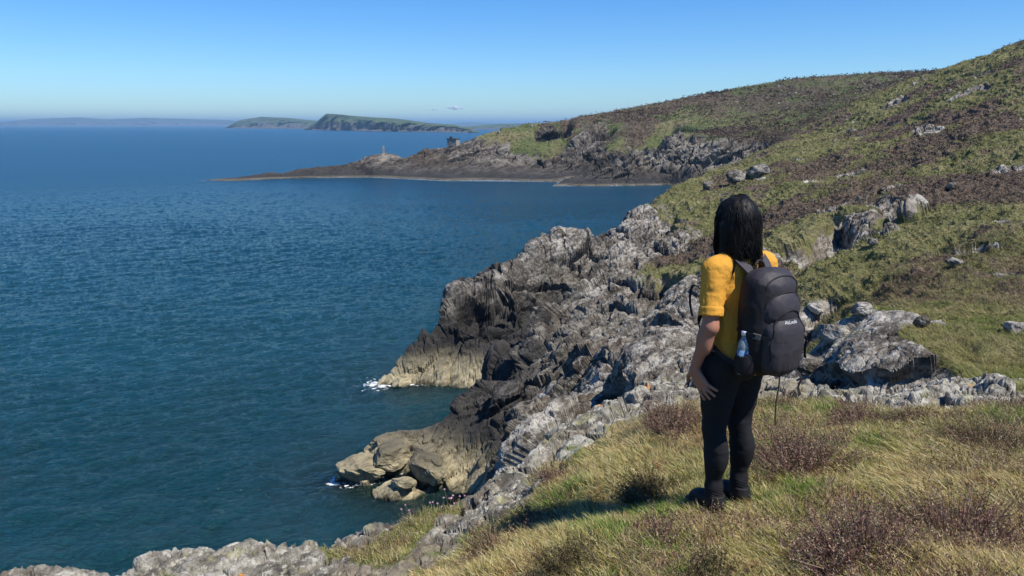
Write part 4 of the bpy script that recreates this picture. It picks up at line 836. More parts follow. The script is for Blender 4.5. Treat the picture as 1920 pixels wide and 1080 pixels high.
def hand(s):
    w0 = np.array(WR[s]); out = []
    kn = np.array([s * .205, -.004 if s < 0 else .02, .725])                      # knuckle middle
    acr = unit(np.array([0, -.62, .55])) if s < 0 else unit(np.array([0, -1., .1]))      # across the palm, towards the index finger... back of hand faces out
    for j in range(4):
        o = (j - 1.5) * .0195; a = w0 + np.array([0, 0, -.01]) + acr * (j - 1.5) * .010; b_ = kn + acr * o
        out.append(('cap', tuple(a), tuple(b_), .0165, .0125, .012))
        ln = [.060, .070, .075, .066][j]
        d1 = unit(np.array([s * -.06, -.50 - .13 * j + .10, -.80 + .19 * j])) if s < 0 else unit(np.array([s * -.25, .15 - .06 * j, -1]))
        d2 = unit(d1 + np.array([s * -.28, -.10, -.10]))
        m = b_ + d1 * ln * .52; e_ = m + d2 * ln * .50
        out += [('cap', tuple(b_), tuple(m), .0098, .0088, .004), ('cap', tuple(m), tuple(e_), .0088, .0070, .003)]
    th0 = w0 + np.array([s * -.006, .016, -.018]); th1 = th0 + np.array([s * -.004, .032, -.035]); th2 = th1 + np.array([s * -.012, .016, -.034])
    out += [('cap', tuple(th0), tuple(th1), .016, .0115, .010), ('cap', tuple(th1), tuple(th2), .0108, .0085, .004)]
    return out, kn, acr
hl, knl, acl = hand(-1); hr, _, _ = hand(1)
YAW = math.radians(8)
hc = np.array([-.022, .026, 1.548])
head = [('cap', (0, -.005, 1.33), (-.018, .008, 1.46), .052, .048, .03), ('ell', tuple(hc + [0, -.012, .018]), (.073, .090, .098), .02), ('ell', tuple(hc + [0, .030, -.045]), (.055, .062, .070), .03), ('ell', tuple(hc + [0, .066, -.082]), (.024, .024, .020), .02),
        ('cap', tuple(hc + [0, .092, .012]), tuple(hc + [0, .112, -.028]), .008, .012, .010), ('ell', tuple(hc + [0, .098, -.034]), (.017, .012, .009), .006), ('ell', tuple(hc + [0, .096, -.057]), (.022, .010, .0055), .004), ('ell', tuple(hc + [0, .094, -.066]), (.019, .010, .006), .004),
        ('ell', tuple(hc + [0, .088, .030]), (.05, .012, .010), .012), ('ell', tuple(hc + [.030, .078, -.03]), (.02, .02, .02), .02), ('ell', tuple(hc + [-.030, .078, -.03]), (.02, .02, .02), .02),
        ('ell', tuple(hc + [.075, -.005, -.012]), (.008, .018, .030), .004), ('ell', tuple(hc + [-.075, -.005, -.012]), (.008, .018, .030), .004)]
def sockets(P, d):
    for s in (-1, 1):
        q = (P - (hc + np.array([s * .030, .098, .012]))) / np.array([.016, .012, .009]); e = (np.sqrt((q ** 2).sum(1)) - 1) * .010; d = np.maximum(d, -e)
    return d
body = sdf_mesh('body', torso() + leg(-1) + leg(1) + arm(-1) + arm(1) + hl + hr + head + [('cap', (s * .092, -.05, .045), (s * .098, .12, .035), .035, .028, .02) for s in (-1, 1)], ((-.30, -.17, 0), (.30, .19, 1.68)), .0042, m_skin, person, sockets)
for s in (-1, 1):
    v, f = lathe([(0, -.011), (.006, -.009), (.0105, -.003), (.0105, .003), (.006, .009), (0, .011)], hc + np.array([s * .030, .083, .012]), 16)
    mesh_np('eye', v, f, plain('eye_white', (.6, .58, .55), .2), person, smooth=True)
v, f = tube([knl + acl * .0095 + np.array([0, -.014, -.018]) + np.array([math.cos(t) * .0108, math.sin(t) * .0098 * .5, math.sin(t) * .0098 * .85]) for t in np.linspace(0, 2 * PI, 9)], .0014)
mesh_np('ring', v, f, m_metal, person, smooth=True)
# t-shirt, loose at the waist, with a rolled sleeve
def shirt_post(P, d):
    z = P[:, 2]; s = np.sign(P[:, 0])
    d = d + .0065 * fbm(P * np.array([14, 14, 6], np.float32), 3, 401, ridge=True) * sstep(1.34, 1.2, z) - .0016 * fbm(P * np.array([30, 30, 50], np.float32), 2, 402)
    # cuff bands and hem
    arm_t = np.empty(len(P))
    for q in (-1, 1):
        a = np.array(SH[q]); b_ = np.array(EL[q]); ab = b_ - a; t = ((P - a) @ ab) / (ab @ ab); m = (P[:, 0] * q > .0) & (np.abs(P[:, 0]) > .148)
        d = np.where(m, np.maximum(d, (t - .80) * .28), d)
        d = np.where(m & (t > .64) & (t < .80), d - .004 * sstep(.64, .66, t), d)
    d = np.maximum(d, -(z - (.795 - .02 * np.cos(P[:, 0] * 9))) )
    d = np.where(z < .80, d - .002, d)
    # neckline
    q = np.sqrt((P[:, 0] / .075) ** 2 + ((P[:, 1] - .012) / .072) ** 2); d = np.maximum(d, np.where(z > 1.36, (1 - q) * .07, -1))
    return d
shirt_prims = torso(.010, .022) + [('ell', (0, -.01, .84), (.176, .138, .12), .05)] + [('cap', SH[s], tuple(np.array(SH[s]) + (np.array(EL[s]) - np.array(SH[s])) * .95), .062, .059, .03) for s in (-1, 1)]
sdf_mesh('t_shirt', shirt_prims, ((-.32, -.19, .74), (.32, .19, 1.45)), .0042, m_shirt, person, shirt_post)
def leg_post(P, d):
    z = P[:, 2]; d = d - .0022 * np.sin(z * 420 + 3 * P[:, 0] * 60) * sstep(.20, .12, z) - .003 * fbm(P * np.array([18, 18, 30], np.float32), 2, 411)
    d = np.maximum(d, .085 - z); return np.maximum(d, z - .90)
sdf_mesh('leggings', [('ell', (0, -.005, .875), (.166, .122, .12), .05), ('ell', (.07, -.062, .835), (.088, .075, .085), .03), ('ell', (-.07, -.062, .835), (.088, .075, .085), .03)] + leg(-1, .008) + leg(1, .008), ((-.22, -.18, .06), (.22, .18, .93)), .0045, m_legs, person, leg_post)
for s in (-1, 1):
    def cut(P, d): return np.maximum(d, np.maximum(.024 - P[:, 2], P[:, 2] - .115))
    sh_ = sdf_mesh('shoe', [('cap', (s * .092, -.045, .055), (s * .100, .110, .042), .040, .035, .03), ('cap', (s * .092, -.03, .08), (s * .092, -.028, .12), .048, .047, .03), ('ell', (s * .095, .05, .07), (.043, .07, .035), .02)], ((s * .095 - .08, -.13, 0), (s * .095 + .08, .2, .15)), .004, m_shoe, person, cut)
    sdf_mesh('sole', [('cap', (s * .092, -.048, .02), (s * .101, .128, .02), .044, .040, .01)], ((s * .095 - .09, -.13, -.02), (s * .095 + .09, .21, .06)), .004, m_sole, sh_, lambda P, d: np.maximum(d, np.abs(P[:, 2] - .010) - .016))
    lc = [tube([(s * .095 - .024, .02 + i * .016, .098 - i * .009), (s * .095, .028 + i * .016, .108 - i * .009), (s * .095 + .024, .022 + i * .016, .098 - i * .009)], .0022) for i in range(5)]
    lc += [tube([(s * .095, .02, .105), (s * .095 + q * .02, -.005, .125), (s * .095 + q * .034, .01, .108), (s * .095 + q * .012, .02, .103)], .0022) for q in (-1, 1)]
    v, f = merge(lc); mesh_np('laces', v, f, m_strap, sh_, smooth=True)
# hair: a mass over the skull and falling to the shoulders, with loose strands
def hair_post(P, d):
    a = np.arctan2(P[:, 0] - hc[0], -(P[:, 1] - hc[1]))
    d = d - .0016 * np.sin(a * 31 + 3 * vnoise(P * np.array([20, 20, 6], np.float32), 5)) * sstep(1.62, 1.5, P[:, 2]) - .006 * fbm(P * np.array([34, 34, 10], np.float32), 3, 421)
    face = np.sqrt(((P[:, 0] - hc[0]) / .058) ** 2 + ((P[:, 2] - 1.505) / .105) ** 2); d = np.maximum(d, np.where(P[:, 1] > .06, (1 - face) * .06, -1))
    return d
hprims = [('ell', tuple(hc + [0, -.016, .018]), (.092, .108, .104), .03), ('ell', tuple(hc + [0, -.05, -.03]), (.098, .085, .10), .03), ('cap', tuple(hc + [-.068, -.02, -.02]), tuple(hc + [-.078, -.022, -.15]), .036, .026, .03), ('cap', tuple(hc + [.068, -.02, -.02]), tuple(hc + [.082, -.03, -.15]), .036, .026, .03), ('cap', tuple(hc + [0, -.055, -.05]), tuple(hc + [-.02, -.060, -.165]), .060, .030, .04), ('cap', tuple(hc + [-.04, -.055, -.05]), tuple(hc + [-.062, -.05, -.175]), .05, .024, .03), ('cap', tuple(hc + [.045, -.055, -.05]), tuple(hc + [.055, -.05, -.16]), .05, .024, .03)]
hair = sdf_mesh('hair', hprims, ((-.17, -.2, 1.30), (.17, .17, 1.70)), .004, m_hair, person, hair_post)
r = np.random.default_rng(5); hs_ = []
for i in range(2600):
    a = r.uniform(-PI * .80, PI * .80); pj = .06 * math.sin(a * 5 + 1) + .03 * math.sin(a * 13)
    top = hc + np.array([math.sin(a) * .03 + .012, -math.cos(a) * .03 - .012, .121 + .006 * r.random()]); R1 = np.array([math.sin(a) * .094, -math.cos(a) * .110 - .016, 0]); tng = np.array([math.cos(a), math.sin(a), 0])
    ph = r.random() * 6; am = .014 + .016 * r.random(); ln = -.115 - .075 * r.random() - pj * .4; k_ = []
    for t in (.12, .35, .55, .75, 1.0):
        z = .09 + (ln - .09) * t; rad = (.80 if t < .2 else 1.02 + .025 * r.normal()) if t < .6 else 1.0 - (t - .6) * (.55 - .9 * r.random()) + pj
        if math.cos(a) < 0 and t > .9: rad = .92
        z += .012 if t < .2 else 0; k_.append(hc + R1 * rad + tng * (am * math.sin(ph + t * 7) + pj * .3 * t) + np.array([0, -.006 * t, z]))
    hs_.append(ribbon([top] + k_, [tng] * 6, .0014 + .0016 * r.random(), .0006, 3))
for i in range(90):   # flyaways
    a = r.uniform(-PI * .7, PI * .7); R1 = np.array([math.sin(a) * .10, -math.cos(a) * .115 - .016, 0]); z0 = r.uniform(-.12, .1); o_ = r.normal(size=3) * .012; hs_.append(ribbon([hc + R1 * .95 + [0, 0, z0], hc + R1 * 1.08 + o_ + [0, 0, z0 - .03], hc + R1 * 1.12 + o_ * 2 + [0, 0, z0 - .08]], [(1, 0, 0)] * 3, .0009, .0005, 3))
for i in range(170):   # locks lying over the left shoulder and the straps
    x = r.uniform(-.10, .09); top = hc + np.array([x * .8, -.085, -.11]); hs_.append(ribbon([top, top + [x * .1, -.012, -.06], top + [x * .25 - .02 * r.random(), -.022, -.12 - .05 * r.random()]], [(1, 0, 0)] * 3, .0016, .0007, 5))
v, f = merge(hs_); mesh_np('hair_strands', v, f, m_hair, person, smooth=True)

# ------------------------------------------------------------------ backpack, worn
pack = empty('backpack', WALK, HEAD)
tag(pack, 'dark grey hiking backpack on the back of the person in the yellow t-shirt', 'backpack')
bc = np.array([0, -.235, 1.085])
def pk(P, d): return d - .004 * fbm(P * np.array([16, 16, 9], np.float32), 3, 431, ridge=True)
sdf_mesh('main_compartment', [('box', (0, -.205, 1.09), (.150, .085, .260), .075, .01), ('ell', (0, -.215, 1.16), (.148, .105, .20), .05), ('ell', (0, -.235, 1.0), (.154, .11, .180), .04)], ((-.2, -.38, .74), (.2, -.08, 1.42)), .0055, m_pack2, pack, pk)
fp = sdf_mesh('front_pocket', [('ell', (.005, -.300, 1.005), (.122, .078, .175), .03), ('box', (.005, -.300, .985), (.115, .055, .130), .05, .05)], ((-.16, -.42, .74), (.17, -.2, 1.27)), .005, m_pack, pack, pk)
sdf_mesh('upper_pocket', [('ell', (.003, -.275, 1.17), (.128, .080, .115), .03)], ((-.16, -.40, 1.0), (.17, -.16, 1.34)), .005, m_pack, pack, pk)
sdf_mesh('top_flap', [('ell', (0, -.222, 1.27), (.136, .098, .105), .03), ('box', (0, -.19, 1.29), (.12, .07, .065), .05, .05)], ((-.18, -.36, 1.1), (.18, -.08, 1.42)), .005, m_pack, pack, pk)
def arc(zc, rz, rx, yfun, t0=0, t1=PI, n=11): return [(math.cos(t) * rx, yfun(math.cos(t) * rx, zc + math.sin(t) * rz), zc + math.sin(t) * rz) for t in np.linspace(t0, t1, n)]
def surf_y(objs, x, z):
    best = 0
    for o in objs:
        ok, loc_, *_ = o.ray_cast(Vector((x, -1, z)), Vector((0, 1, 0)))
        if ok and loc_.y < best: best = loc_.y
    return best if best < 0 else -.2
bpy.context.view_layer.update()
shells = [c for c in pack.children]
for (zc, rz, rx) in ((1.04, .145, .108), (1.185, .085, .118), (1.285, .062, .112)):
    pts = [(x, surf_y(shells, x, z) - .001, z) for x, _, z in arc(zc, rz, rx, lambda a, b: 0, .12, PI - .12, 15)]
    v, f = tube(pts, .0042, 4); mesh_np('zip', v, f, m_strap, pack, smooth=True)
for x, z in ((-.10, 1.10), (.06, 1.25)):
    y = surf_y(shells, x, z); v, f = tube([(x, y - .003, z), (x - .004, y - .008, z - .025), (x + .002, y - .004, z - .055)], .0022); mesh_np('zip_pull', v, f, m_zip if x < 0 else m_strap, pack, smooth=True)
for s in (-1, 1):
    sdf_mesh('side_pocket', [('ell', (s * .140, -.212, .885), (.050, .062, .085), .02), ('cap', (s * .150, -.212, .86), (s * .152, -.212, .93), .043, .041, .02)], ((s * .15 - .09, -.3, .77), (s * .15 + .09, -.13, .99)), .004, m_pack2, pack, lambda P, d: np.maximum(np.maximum(d, P[:, 2] - .955), -(np.sqrt((P[:, 0] - s * .158) ** 2 + (P[:, 1] + .212) ** 2) - .033) * (P[:, 2] > .84) - 9 * (P[:, 2] <= .84)))
    # padded shoulder strap over the shoulder, webbing back to the foot of the pack
    v, f = ribbon([(s * .055, -.150, 1.335), (s * .080, -.095, 1.385), (s * .092, -.035, 1.420), (s * .098, .03, 1.405), (s * .105, .085, 1.335), (s * .112, .118, 1.22), (s * .132, .110, 1.10)], [(1, 0, 0)] * 5 + [(1, -s * .4, 0), (1, -s * .8, 0)], .062, .011)
    mesh_np('shoulder_strap', v, f, m_pad, pack, smooth=False)
    v, f = ribbon([(s * .132, .110, 1.11), (s * .185, .085, 1.03), (s * .200, -.02, .96), (s * .185, -.10, .905), (s * .140, -.17, .86)], [(0, .3, 1)] * 5, .024, .003)
    mesh_np('webbing', v, f, m_strap, pack)
    # side compression strap with a buckle, and its tail
    y0 = -.33; v, f = merge([ribbon([(s * .150, -.15, 1.06), (s * .168, -.22, 1.055), (s * .150, -.29, 1.05), (s * .118, -.345, 1.045)], [(0, 0, 1)] * 4, .018, .003), ribbon([(s * .118, -.345, 1.045), (s * .135, -.352, 1.01), (s * .125, -.356, .96), (s * .138, -.352, .915)], [(0, 1, 0)] * 4, .013, .002)])
    mesh_np('compression_strap', v, f, m_strap, pack)
    v, f = merge([ribbon([(s * .156, -.262, 1.052), (s * .146, -.300, 1.050)], [(0, 0, 1)] * 2, .026, .009)]); mesh_np('buckle', v, f, plain('buckle_plastic', (.13, .12, .12), .35), pack)
v, f = tube([(-.035, -.145, 1.345), (-.028, -.135, 1.385), (0, -.13, 1.400), (.028, -.135, 1.385), (.035, -.145, 1.345)], .006); mesh_np('haul_loop', v, f, m_strap, pack, smooth=True)
v, f = ribbon([(-.118, .135, 1.20), (-.17, .15, 1.235), (-.205, .14, 1.20), (-.21, .13, 1.13), (-.195, .125, 1.07)], [(0, 1, .2)] * 5, .016, .003); mesh_np('strap_tail', v, f, m_strap, pack)
v, f = ribbon([(.10, -.23, .84), (.12, -.22, .74), (.118, -.21, .62), (.12, -.215, .50)], [(1, 0, 0)] * 4, .010, .002); mesh_np('strap_tail', v, f, m_strap, pack)
v, f = ribbon([(.11, -.30, .86), (.15, -.33, .80), (.145, -.32, .745), (.16, -.325, .70)], [(1, 0, 0)] * 4, .016, .002); mesh_np('strap_tail', v, f, m_strap, pack)
# the small white name on the front pocket
tcv = bpy.data.curves.new('logo', 'FONT'); tcv.body = 'AbLvedia'; tcv.size = .022; tcv.shear = .3; tcv.extrude = .0004; tcv.align_x = 'CENTER'; tcv.offset = .0
to = bpy.data.objects.new('logo', tcv); COL.objects.link(to); bpy.context.view_layer.update()
tm = bpy.data.meshes.new_from_object(to.evaluated_get(bpy.context.evaluated_depsgraph_get())); bpy.data.objects.remove(to)
for q in tm.vertices:
    x, z = q.co.x - .012 + .012, q.co.y + 1.118; x2 = x - .005; q.co = (x2, surf_y(shells, x2, z) - .0018 - q.co.z, z)
lo_ = bpy.data.objects.new('logo', tm); COL.objects.link(lo_); tm.materials.clear(); tm.materials.append(m_white); lo_.parent = pack

# ------------------------------------------------------------------ bottle in the left side pocket
pack.scale = (.93, .95, .94); pack.location = (WALK[0], WALK[1], WALK[2] + .050)
bottle = empty('water_bottle', WALK, HEAD)
tag(bottle, 'clear plastic water bottle with a white cap in the side pocket of the backpack', 'bottle')
bx_ = (-.147, -.201, .837)
b = NB('bottle_plastic'); p = b.bsdf(Base_Color=(.75, .88, .97), Roughness=.08, IOR=1.4, Transmission_Weight=.75); bm_ = b.m
v, f = lathe([(0, 0), (.026, 0), (.031, .006), (.031, .03), (.0295, .036), (.031, .042), (.031, .07), (.0295, .076), (.031, .082), (.031, .135), (.029, .150), (.022, .168), (.0135, .182), (.0125, .196), (0, .197)], bx_); mesh_np('bottle_body', v, f, bm_, bottle, smooth=True)
v, f = lathe([(0, .194), (.0165, .194), (.0168, .212), (.0155, .2145), (0, .215)], bx_); mesh_np('cap', v, f, plain('cap_plastic', (.8, .8, .8), .4), bottle, smooth=True)
v, f = lathe([(.0315, .05), (.0315, .125), (.031, .125), (.031, .05)], bx_); mesh_np('bottle_label', v, f, plain('label_film', (.12, .22, .34), .4, .3, 60), bottle, smooth=True)
print('person', time.time() - T0)
#@@THINGS
# ------------------------------------------------------------------ small things standing in the landscape
def top_of(D, x, y):
    P = D[0]; d = (P[:, 0] - x) ** 2 + (P[:, 1] - y) ** 2; k = np.argpartition(d, 6)[:6]; return float(P[k, 2].mean())
def on_ray(D, px, py, tol=4.0, far_=False):
    """nearest surveyed surface point seen at that pixel of the photograph"""
    P = D[0]; zz = P[:, 2] - H; f = P[:, 1] * CP - zz * SP; x = 960 + F * P[:, 0] / f; y = 540 - F * (P[:, 1] * SP + zz * CP) / f
    m = np.nonzero((np.abs(x - px) < tol) & (np.abs(y - py) < tol) & (f > 0))[0]
    if len(m) == 0: return None
    r_ = np.hypot(P[m, 0], P[m, 1]); return P[m[r_.argmin()]]
def box_np(c, s, bev=0.0):
    V = np.array([(x, y, z) for x in (-1, 1) for y in (-1, 1) for z in (-1, 1)], float) * np.array(s) / 2 + np.array(c); return V, np.array([(0, 1, 3, 2), (4, 6, 7, 5), (0, 4, 5, 1), (2, 3, 7, 6), (0, 2, 6, 4), (1, 5, 7, 3)])
def stone_mat(name, col, sc=3., rows=.3, bw=.7):
    b = NB(name); tc = b.n.new('ShaderNodeTexCoord').outputs['Object']; n = b.noise(sc, 5, .65, 0, tc)
    v = b.vor(2.2, 'F1', b.vmul(tc, (1, 1, 2)), 'Color'); vv = b.sep(v)[0]
    c = b.mix(n, tuple(x * .55 for x in col), tuple(x * 1.35 for x in col)); c = b.mix(b.math('MULTIPLY', vv, .5), c, tuple(x * .6 for x in col))
    b.bsdf(Base_Color=c, Roughness=.95, Normal=b.bump(b.math('ADD', n, b.vor(2.2, 'DISTANCE_TO_EDGE', b.vmul(tc, (1, 1, 2)))), .6, .05)); return b.m
m_hut = stone_mat('hut_stone', (.30, .27, .23)); m_slab = stone_mat('hut_roof_concrete', (.07, .07, .07)); m_beacon = stone_mat('beacon_stone', (.27, .22, .16))
# lookout hut on the neck of the headland
def crest(D, x, y, rad):
    P = D[0]; m = np.nonzero(np.hypot(P[:, 0] - x, P[:, 1] - y) < rad)[0]; k = m[P[m, 2].argmax()]; return [float(q) for q in P[k]]
hx, hy, hz_ = PY(836, 268, 345); hx, hy, hz_ = crest(FRP, hx, hy, 3.5)
hut = empty('lookout_hut', (hx, hy, hz_ - .5), math.radians(-22)); tag(hut, 'small square flat roofed stone lookout hut on the ridge of the far headland', 'hut')
W_, Dp, Ht = 4.6, 3.6, 3.2
v, f = merge([box_np((0, -Dp / 2 + .2, Ht / 2), (W_, .4, Ht)), box_np((0, Dp / 2 - .2, Ht / 2), (W_, .4, Ht)), box_np((-W_ / 2 + .2, 0, Ht / 2), (.4, Dp - .8, Ht)), box_np((W_ / 2 - .2, 0, Ht / 2), (.4, Dp - .8, Ht))]); mesh_np('wall', v, f, m_hut, hut)
rf = mesh_np('roof', *box_np((0, 0, Ht + .14), (W_ + .5, Dp + .5, .28)), m_slab, hut)
mesh_np('chimney', *merge([box_np((-1.3, .3, Ht + .62), (1.1, .9, .68)), box_np((-1.3, .3, Ht + 1.02), (1.3, 1.1, .12))]), m_slab, rf)
dark = plain('dark_opening', (.012, .012, .012), .9)
win = mesh_np('window', *box_np((-.7, -Dp / 2 - .01, 1.9), (.75, .06, .6)), plain('window_board', (.42, .40, .36), .8), hut); mesh_np('sill', *box_np((-.7, -Dp / 2 - .06, 1.55), (.95, .14, .1)), m_hut, win)
mesh_np('door', *box_np((-W_ / 2 - .01, .2, 1.35), (.06, .9, 1.9)), dark, hut)
# beacon pillar
bx, by, bz = PY(705, 288, 338); bx, by, bz = crest(FRP, bx, by, 4)
bea = empty('stone_beacon', (bx, by, bz - .4), math.radians(12)); tag(bea, 'tall narrow stone pillar standing alone on the low end of the far headland', 'pillar')
def prism(z0, z1, a, b_): return np.array([(x * q, y * q, z) for q, z in ((a / 2, z0), (b_ / 2, z1)) for x, y in ((-1, -1), (1, -1), (1, 1), (-1, 1))]), np.array([(3, 2, 1, 0), (4, 5, 6, 7), (0, 1, 5, 4), (1, 2, 6, 5), (2, 3, 7, 6), (3, 0, 4, 7)])
mesh_np('shaft', *prism(.35, 3.0, .95, .80), m_beacon, bea); mesh_np('plinth', *prism(0, .35, 1.25, 1.15), m_beacon, bea); mesh_np('cap', *prism(3.0, 3.55, .82, .30), m_beacon, bea)

# rocks one could lift away
def rock_mesh(seed, sub=24):
    r = np.random.default_rng(seed); u = np.linspace(0, PI, sub); v_ = np.linspace(0, 2 * PI, sub * 2, endpoint=False); U, Vv = np.meshgrid(u, v_, indexing='ij')
    N = np.stack([np.sin(U) * np.cos(Vv), np.sin(U) * np.sin(Vv), np.cos(U)], 2).reshape(-1, 3).astype(np.float32); P = N.copy()
    for k in range(12):   # split faces
        d = unit(r.normal(size=3)); c = .62 + .25 * r.random(); q = P @ d; P = (P - np.maximum(q - c, 0)[:, None] * d).astype(np.float32)
    d, ck = cells(P * 2.2 + seed, 3, .6); P = P + N * (.07 * d + .06 * fbm(P * 3 + seed, 3, 4))[:, None]; P[:sub * 2] = P[0]; P[-sub * 2:] = P[-1]
    m = sub * 2; i = np.arange((sub - 1) * m); a = i // m; b_ = i % m; return P, np.stack([a * m + b_, a * m + (b_ + 1) % m, (a + 1) * m + (b_ + 1) % m, (a + 1) * m + b_], 1)
def boulder_mat(name, dark_, mid_, light_, sc):
    b = NB(name); tc = b.n.new('ShaderNodeTexCoord').outputs['Object']; n1 = b.noise(sc * .6, 5, .65, 0, tc); n2 = b.noise(sc * 2.6, 5, .7, 0, tc)
    c = b.ramp(n1, [(.35, dark_), (.5, mid_), (.62, light_)]); c = b.mix(b.ramp(n2, [(.52, 0.), (.6, .7)]), c, tuple(x * 1.2 for x in light_)); c = b.mix(b.ramp(n2, [(.38, .7), (.46, 0.)]), c, dark_)
    b.bsdf(Base_Color=c, Roughness=.92, Normal=b.bump(b.math('ADD', n1, n2), .9, .06)); return b.m
mb = boulder_mat('boulder_stone', (.05, .047, .043), (.16, .15, .135), (.33, .32, .29), 1.6); mb2 = boulder_mat('pale_stone', (.16, .15, .13), (.34, .32, .28), (.5, .48, .43), .9)
rocks = [rock_mesh(k) for k in range(5)]
def boulder(D, px, py, size, label, k, rz=0., cat='boulder', group=None, name='boulder', mat=None, sink=.25, tol=5.):
    p = on_ray(D, px, py, tol)
    if p is None: print('no ground at', px, py); return
    V, F_ = rocks[k % 5]; s = np.array(size) / 2
    o = mesh_np(name, V * s, F_, mat or mb, loc=(float(p[0]), float(p[1]), float(p[2]) + s[2] * (1 - 2 * sink))); o.rotation_euler = (.1 * math.sin(k * 3), .12 * math.cos(k * 5), rz); tag(o, label, cat, group)
for k, a in enumerate([
 (1782, 492, (.65, .45, .4), 'lone grey boulder in the green slope above the right hand rocks'),
 (1612, 582, (.6, .45, .35), 'grey boulder at the grassy right edge of the dark gully'),
 (1530, 578, (1.0, .7, .5), 'long blocky boulder lying across the upper gully, right of the backpack'),
 (1556, 632, (.8, .6, .55), 'squat dark boulder in the middle of the shaded gully'),
 (1520, 690, (.75, .55, .5), 'purplish boulder at the foot of the gully, behind the pale rock edge'),
 (1562, 716, (.28, .2, .18), 'small pale round stone just behind the rock edge'),
 (1636, 455, (.9, .6, .5), 'dark boulder at the right tip of the rocky hollow in the hillside'),
 (1420, 325, (3.0, 1.8, 2.0), 'upright grey rock, highest of the outcrop above the walker\'s head'),
 (1378, 335, (3.0, 2.0, 2.2), 'blocky grey rock in the middle of the outcrop above the walker\'s head'),
 (1325, 352, (2.2, 1.5, 1.7), 'low dark rock at the seaward end of the outcrop above the walker\'s head'),
 (1360, 375, (1.3, 1.0, .8), 'small rock standing in the grass just left of the walker\'s hair'),
 (1905, 620, (.5, .4, .33), 'dark rock in the grass at the right edge above the heather'),
 (1730, 606, (.35, .25, .3), 'little white rock sticking out of the grass above the grey outcrop'),
 (1785, 348, (1.1, .8, .6), 'weathered rock in the brown heath high on the right hand hill'),
 (1240, 600, (1.6, 1.2, 1.0), 'rounded pale boulder among the cliff rocks left of the walker\'s arm'),
]): boulder(MDP, a[0], a[1], a[2], a[3], k, k * .8, mat=M_mid)
for k, a in enumerate([
 (668, 880, (3.6, 2.6, 1.9), 'tan wave washed rock at the seaward tip of the nearer low point'),
 (735, 862, (3.4, 2.4, 2.2), 'broad tan rock, second from the tip of the nearer low point'),
 (800, 878, (3.0, 2.6, 2.4), 'rounded tan rock beside the pool at the foot of the black cliff'),
 (765, 905, (1.6, 1.2, .8), 'low tan rock half awash in front of the others at the nearer point'),
 (748, 712, (2.2, 1.6, 1.1), 'tan rock in the foam at the tip of the farther point'),
]): boulder(MDP, a[0], a[1], a[2], a[3], k, k * .9 + .4, mat=M_mid, tol=9, sink=.3)
boulder(MDP, 1917, 84, (1.0, .8, .9), 'dark rock on the skyline at the right edge of the photo', 2, .3, tol=7)
# pale stones scattered over the top of the hill
r = np.random.default_rng(77); cnt = 0
for i in range(400):
    if cnt >= 75: break
    px = r.uniform(1330, 1740); top_y = np.interp(px, [1300, 1400, 1500, 1560, 1640, 1760], [180, 162, 145, 142, 137, 132]); py = top_y + 4 + abs(r.normal()) * 22
    p = on_ray(FRP, px, py, 3)
    if p is None or p[1] < 240: continue
    s = r.uniform(.5, 1.3); V, F_ = rocks[cnt % 5]
    if cnt < 5: o = mesh_np('stone', V * np.array([.5, .35, .3]), F_, mb2)
    else: o = stones[cnt % 5].copy(); COL.objects.link(o)
    if cnt == 0: stones = []
    if cnt < 5: stones.append(o)
    o.location = (float(p[0]), float(p[1]), float(p[2]) + .12); o.scale = (s * 1.2, s, s * .9); o.rotation_euler = (0, 0, r.random() * 6); cnt += 1
    tag(o, 'pale stone scattered on the brown hilltop behind the slope', 'stone', 'pale stones scattered over the hilltop')
for k, (px, py, s, lb) in enumerate([(935, 243, (1.3, 1.2, 1.9), 'dark upright rock on the headland skyline between the hut and the hill'), (1000, 231, (1.6, 1.4, 1.6), 'rock on the headland skyline above the green patch'), (1466, 330, (1, 1, 1), None), (1015, 229, (1.2, 1.2, 1.3), 'smaller skyline rock just right of another above the green patch')]):
    if lb: boulder(FRP, px, py + 2, s, lb, k, k, tol=5)

# thrift in flower on the grassy knoll by the cliff edge
def thrift(px, py, Z, n, seed, label):
    r = np.random.default_rng(seed); x, y, _ = PZ(px, py, Z); z = ground_at(x, y); t = empty('sea_thrift', (x, y, z)); tag(t, label, 'flower', 'sea thrift on the cliff edge')
    m_st = plain('thrift_stem', (.12, .16, .06)); m_fl = plain('thrift_pink', (.42, .24, .28), .8, .3, 90)
    for i in range(n):
        a = r.random() * 2 * PI; q = r.random() * .12; b0 = np.array([math.cos(a) * q, math.sin(a) * q, -.01]); h_ = .10 + .09 * r.random(); tip = b0 + np.array([.03 * r.normal(), .03 * r.normal(), h_])
        v, f = tube([b0, (b0 + tip) / 2 + [.005, 0, 0], tip], .0012, 3, 5); mesh_np('stem', v, f, m_st, t)
        v, f = lathe([(0, -.004), (.005, -.0035), (.008, .001), (.007, .005), (.0035, .0075), (0, .008)], tip, 10); v = v + r.normal(size=v.shape) * .0012; mesh_np('flower_head', v, f, m_fl, t)
thrift(842, 965, 18.95, 13, 1, 'tuft of pink thrift flowers on the right shoulder of the grassy knoll')
thrift(775, 975, 18.85, 5, 2, 'few pale thrift heads on the left side of the grassy knoll')
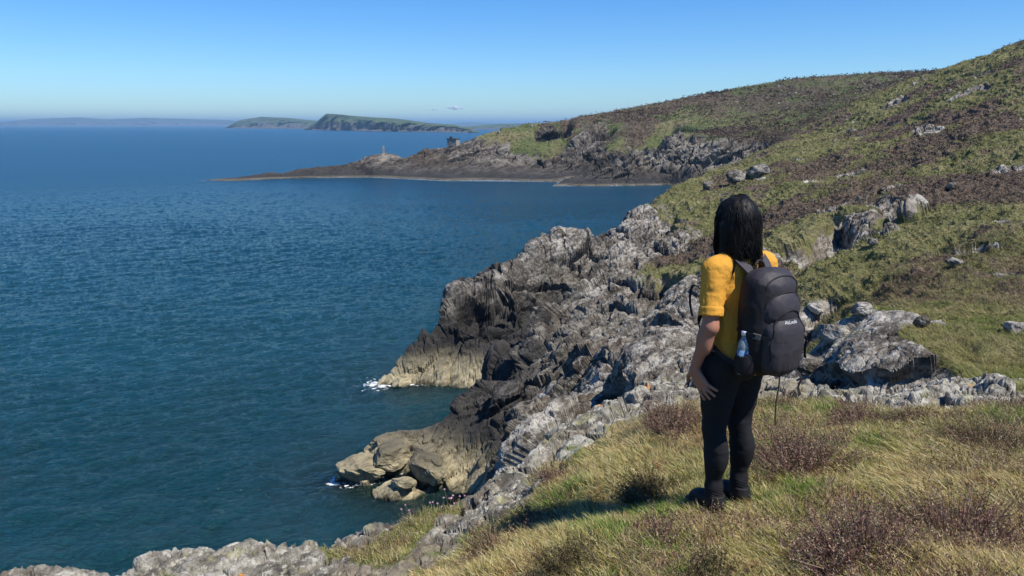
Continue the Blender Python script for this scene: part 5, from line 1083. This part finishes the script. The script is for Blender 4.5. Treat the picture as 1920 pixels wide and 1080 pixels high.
# small fair weather clouds low over the horizon
b = NB('cloud_vapour'); d_ = b.n.new('ShaderNodeBsdfDiffuse'); d_.inputs[0].default_value = (.85, .87, .9, 1); t_ = b.n.new('ShaderNodeBsdfTransparent'); x_ = b.n.new('ShaderNodeMixShader'); x_.inputs[0].default_value = .22; b.l.new(t_.outputs[0], x_.inputs[1]); b.l.new(d_.outputs[0], x_.inputs[2]); b.l.new(x_.outputs[0], b.out.inputs[0]); m_cl = b.m
for k, (px, py, w_px, lb) in enumerate([(812, 206, 15, 'tiny faint cloud, left of the pair low over the horizon'), (853, 203, 26, 'small white cloud low over the horizon above the headland hut'), (1220, 195, 16, 'scrap of white cloud peeping over the headland skyline')]):
    x, y, z = PY(px, py, 44000.); V, F_ = [], []; s = w_px / F * 44000; r = np.random.default_rng(k + 3); ms = []
    for j in range(9):
        u = r.uniform(-.5, .5); rad = s * (.16 - .2 * u * u) * r.uniform(.6, 1.1); v, f = rocks[j % 5]; ms.append((fbm(v * 2.5 + j, 3, j)[:, None] * v * .35 * rad + v * rad * np.array([1.2, 1, .95]) + np.array([u * s, r.normal() * s * .05, rad * .18]), f))
    v, f = merge(ms); o = mesh_np('cloud', v, f, m_cl, loc=(x, y, z), smooth=True); tag(o, lb, 'cloud')
print('things', time.time() - T0)
#@@END
# ------------------------------------------------------------------ the air
hz_m = bpy.data.materials.new('air'); hz_m.use_nodes = True; hn = hz_m.node_tree; hn.nodes.clear()
ho = hn.nodes.new('ShaderNodeOutputMaterial'); hv = hn.nodes.new('ShaderNodeVolumePrincipled')
hv.inputs['Color'].default_value = (.44, .73, 1, 1); hv.inputs['Density'].default_value = 1.0e-4; hv.inputs['Anisotropy'].default_value = .2
hn.links.new(hv.outputs[0], ho.inputs['Volume'])
hb = 30000.0
hV = [(x, y, z) for x in (-hb, hb) for y in (-hb, hb * 1.5) for z in (-9.5, 170.)]
hz = mesh_np('haze', hV, np.array([(0, 1, 3, 2), (4, 6, 7, 5), (0, 4, 5, 1), (2, 3, 7, 6), (0, 2, 6, 4), (1, 5, 7, 3)]), hz_m); tag(hz, kind='stuff')
print('all', time.time() - T0)
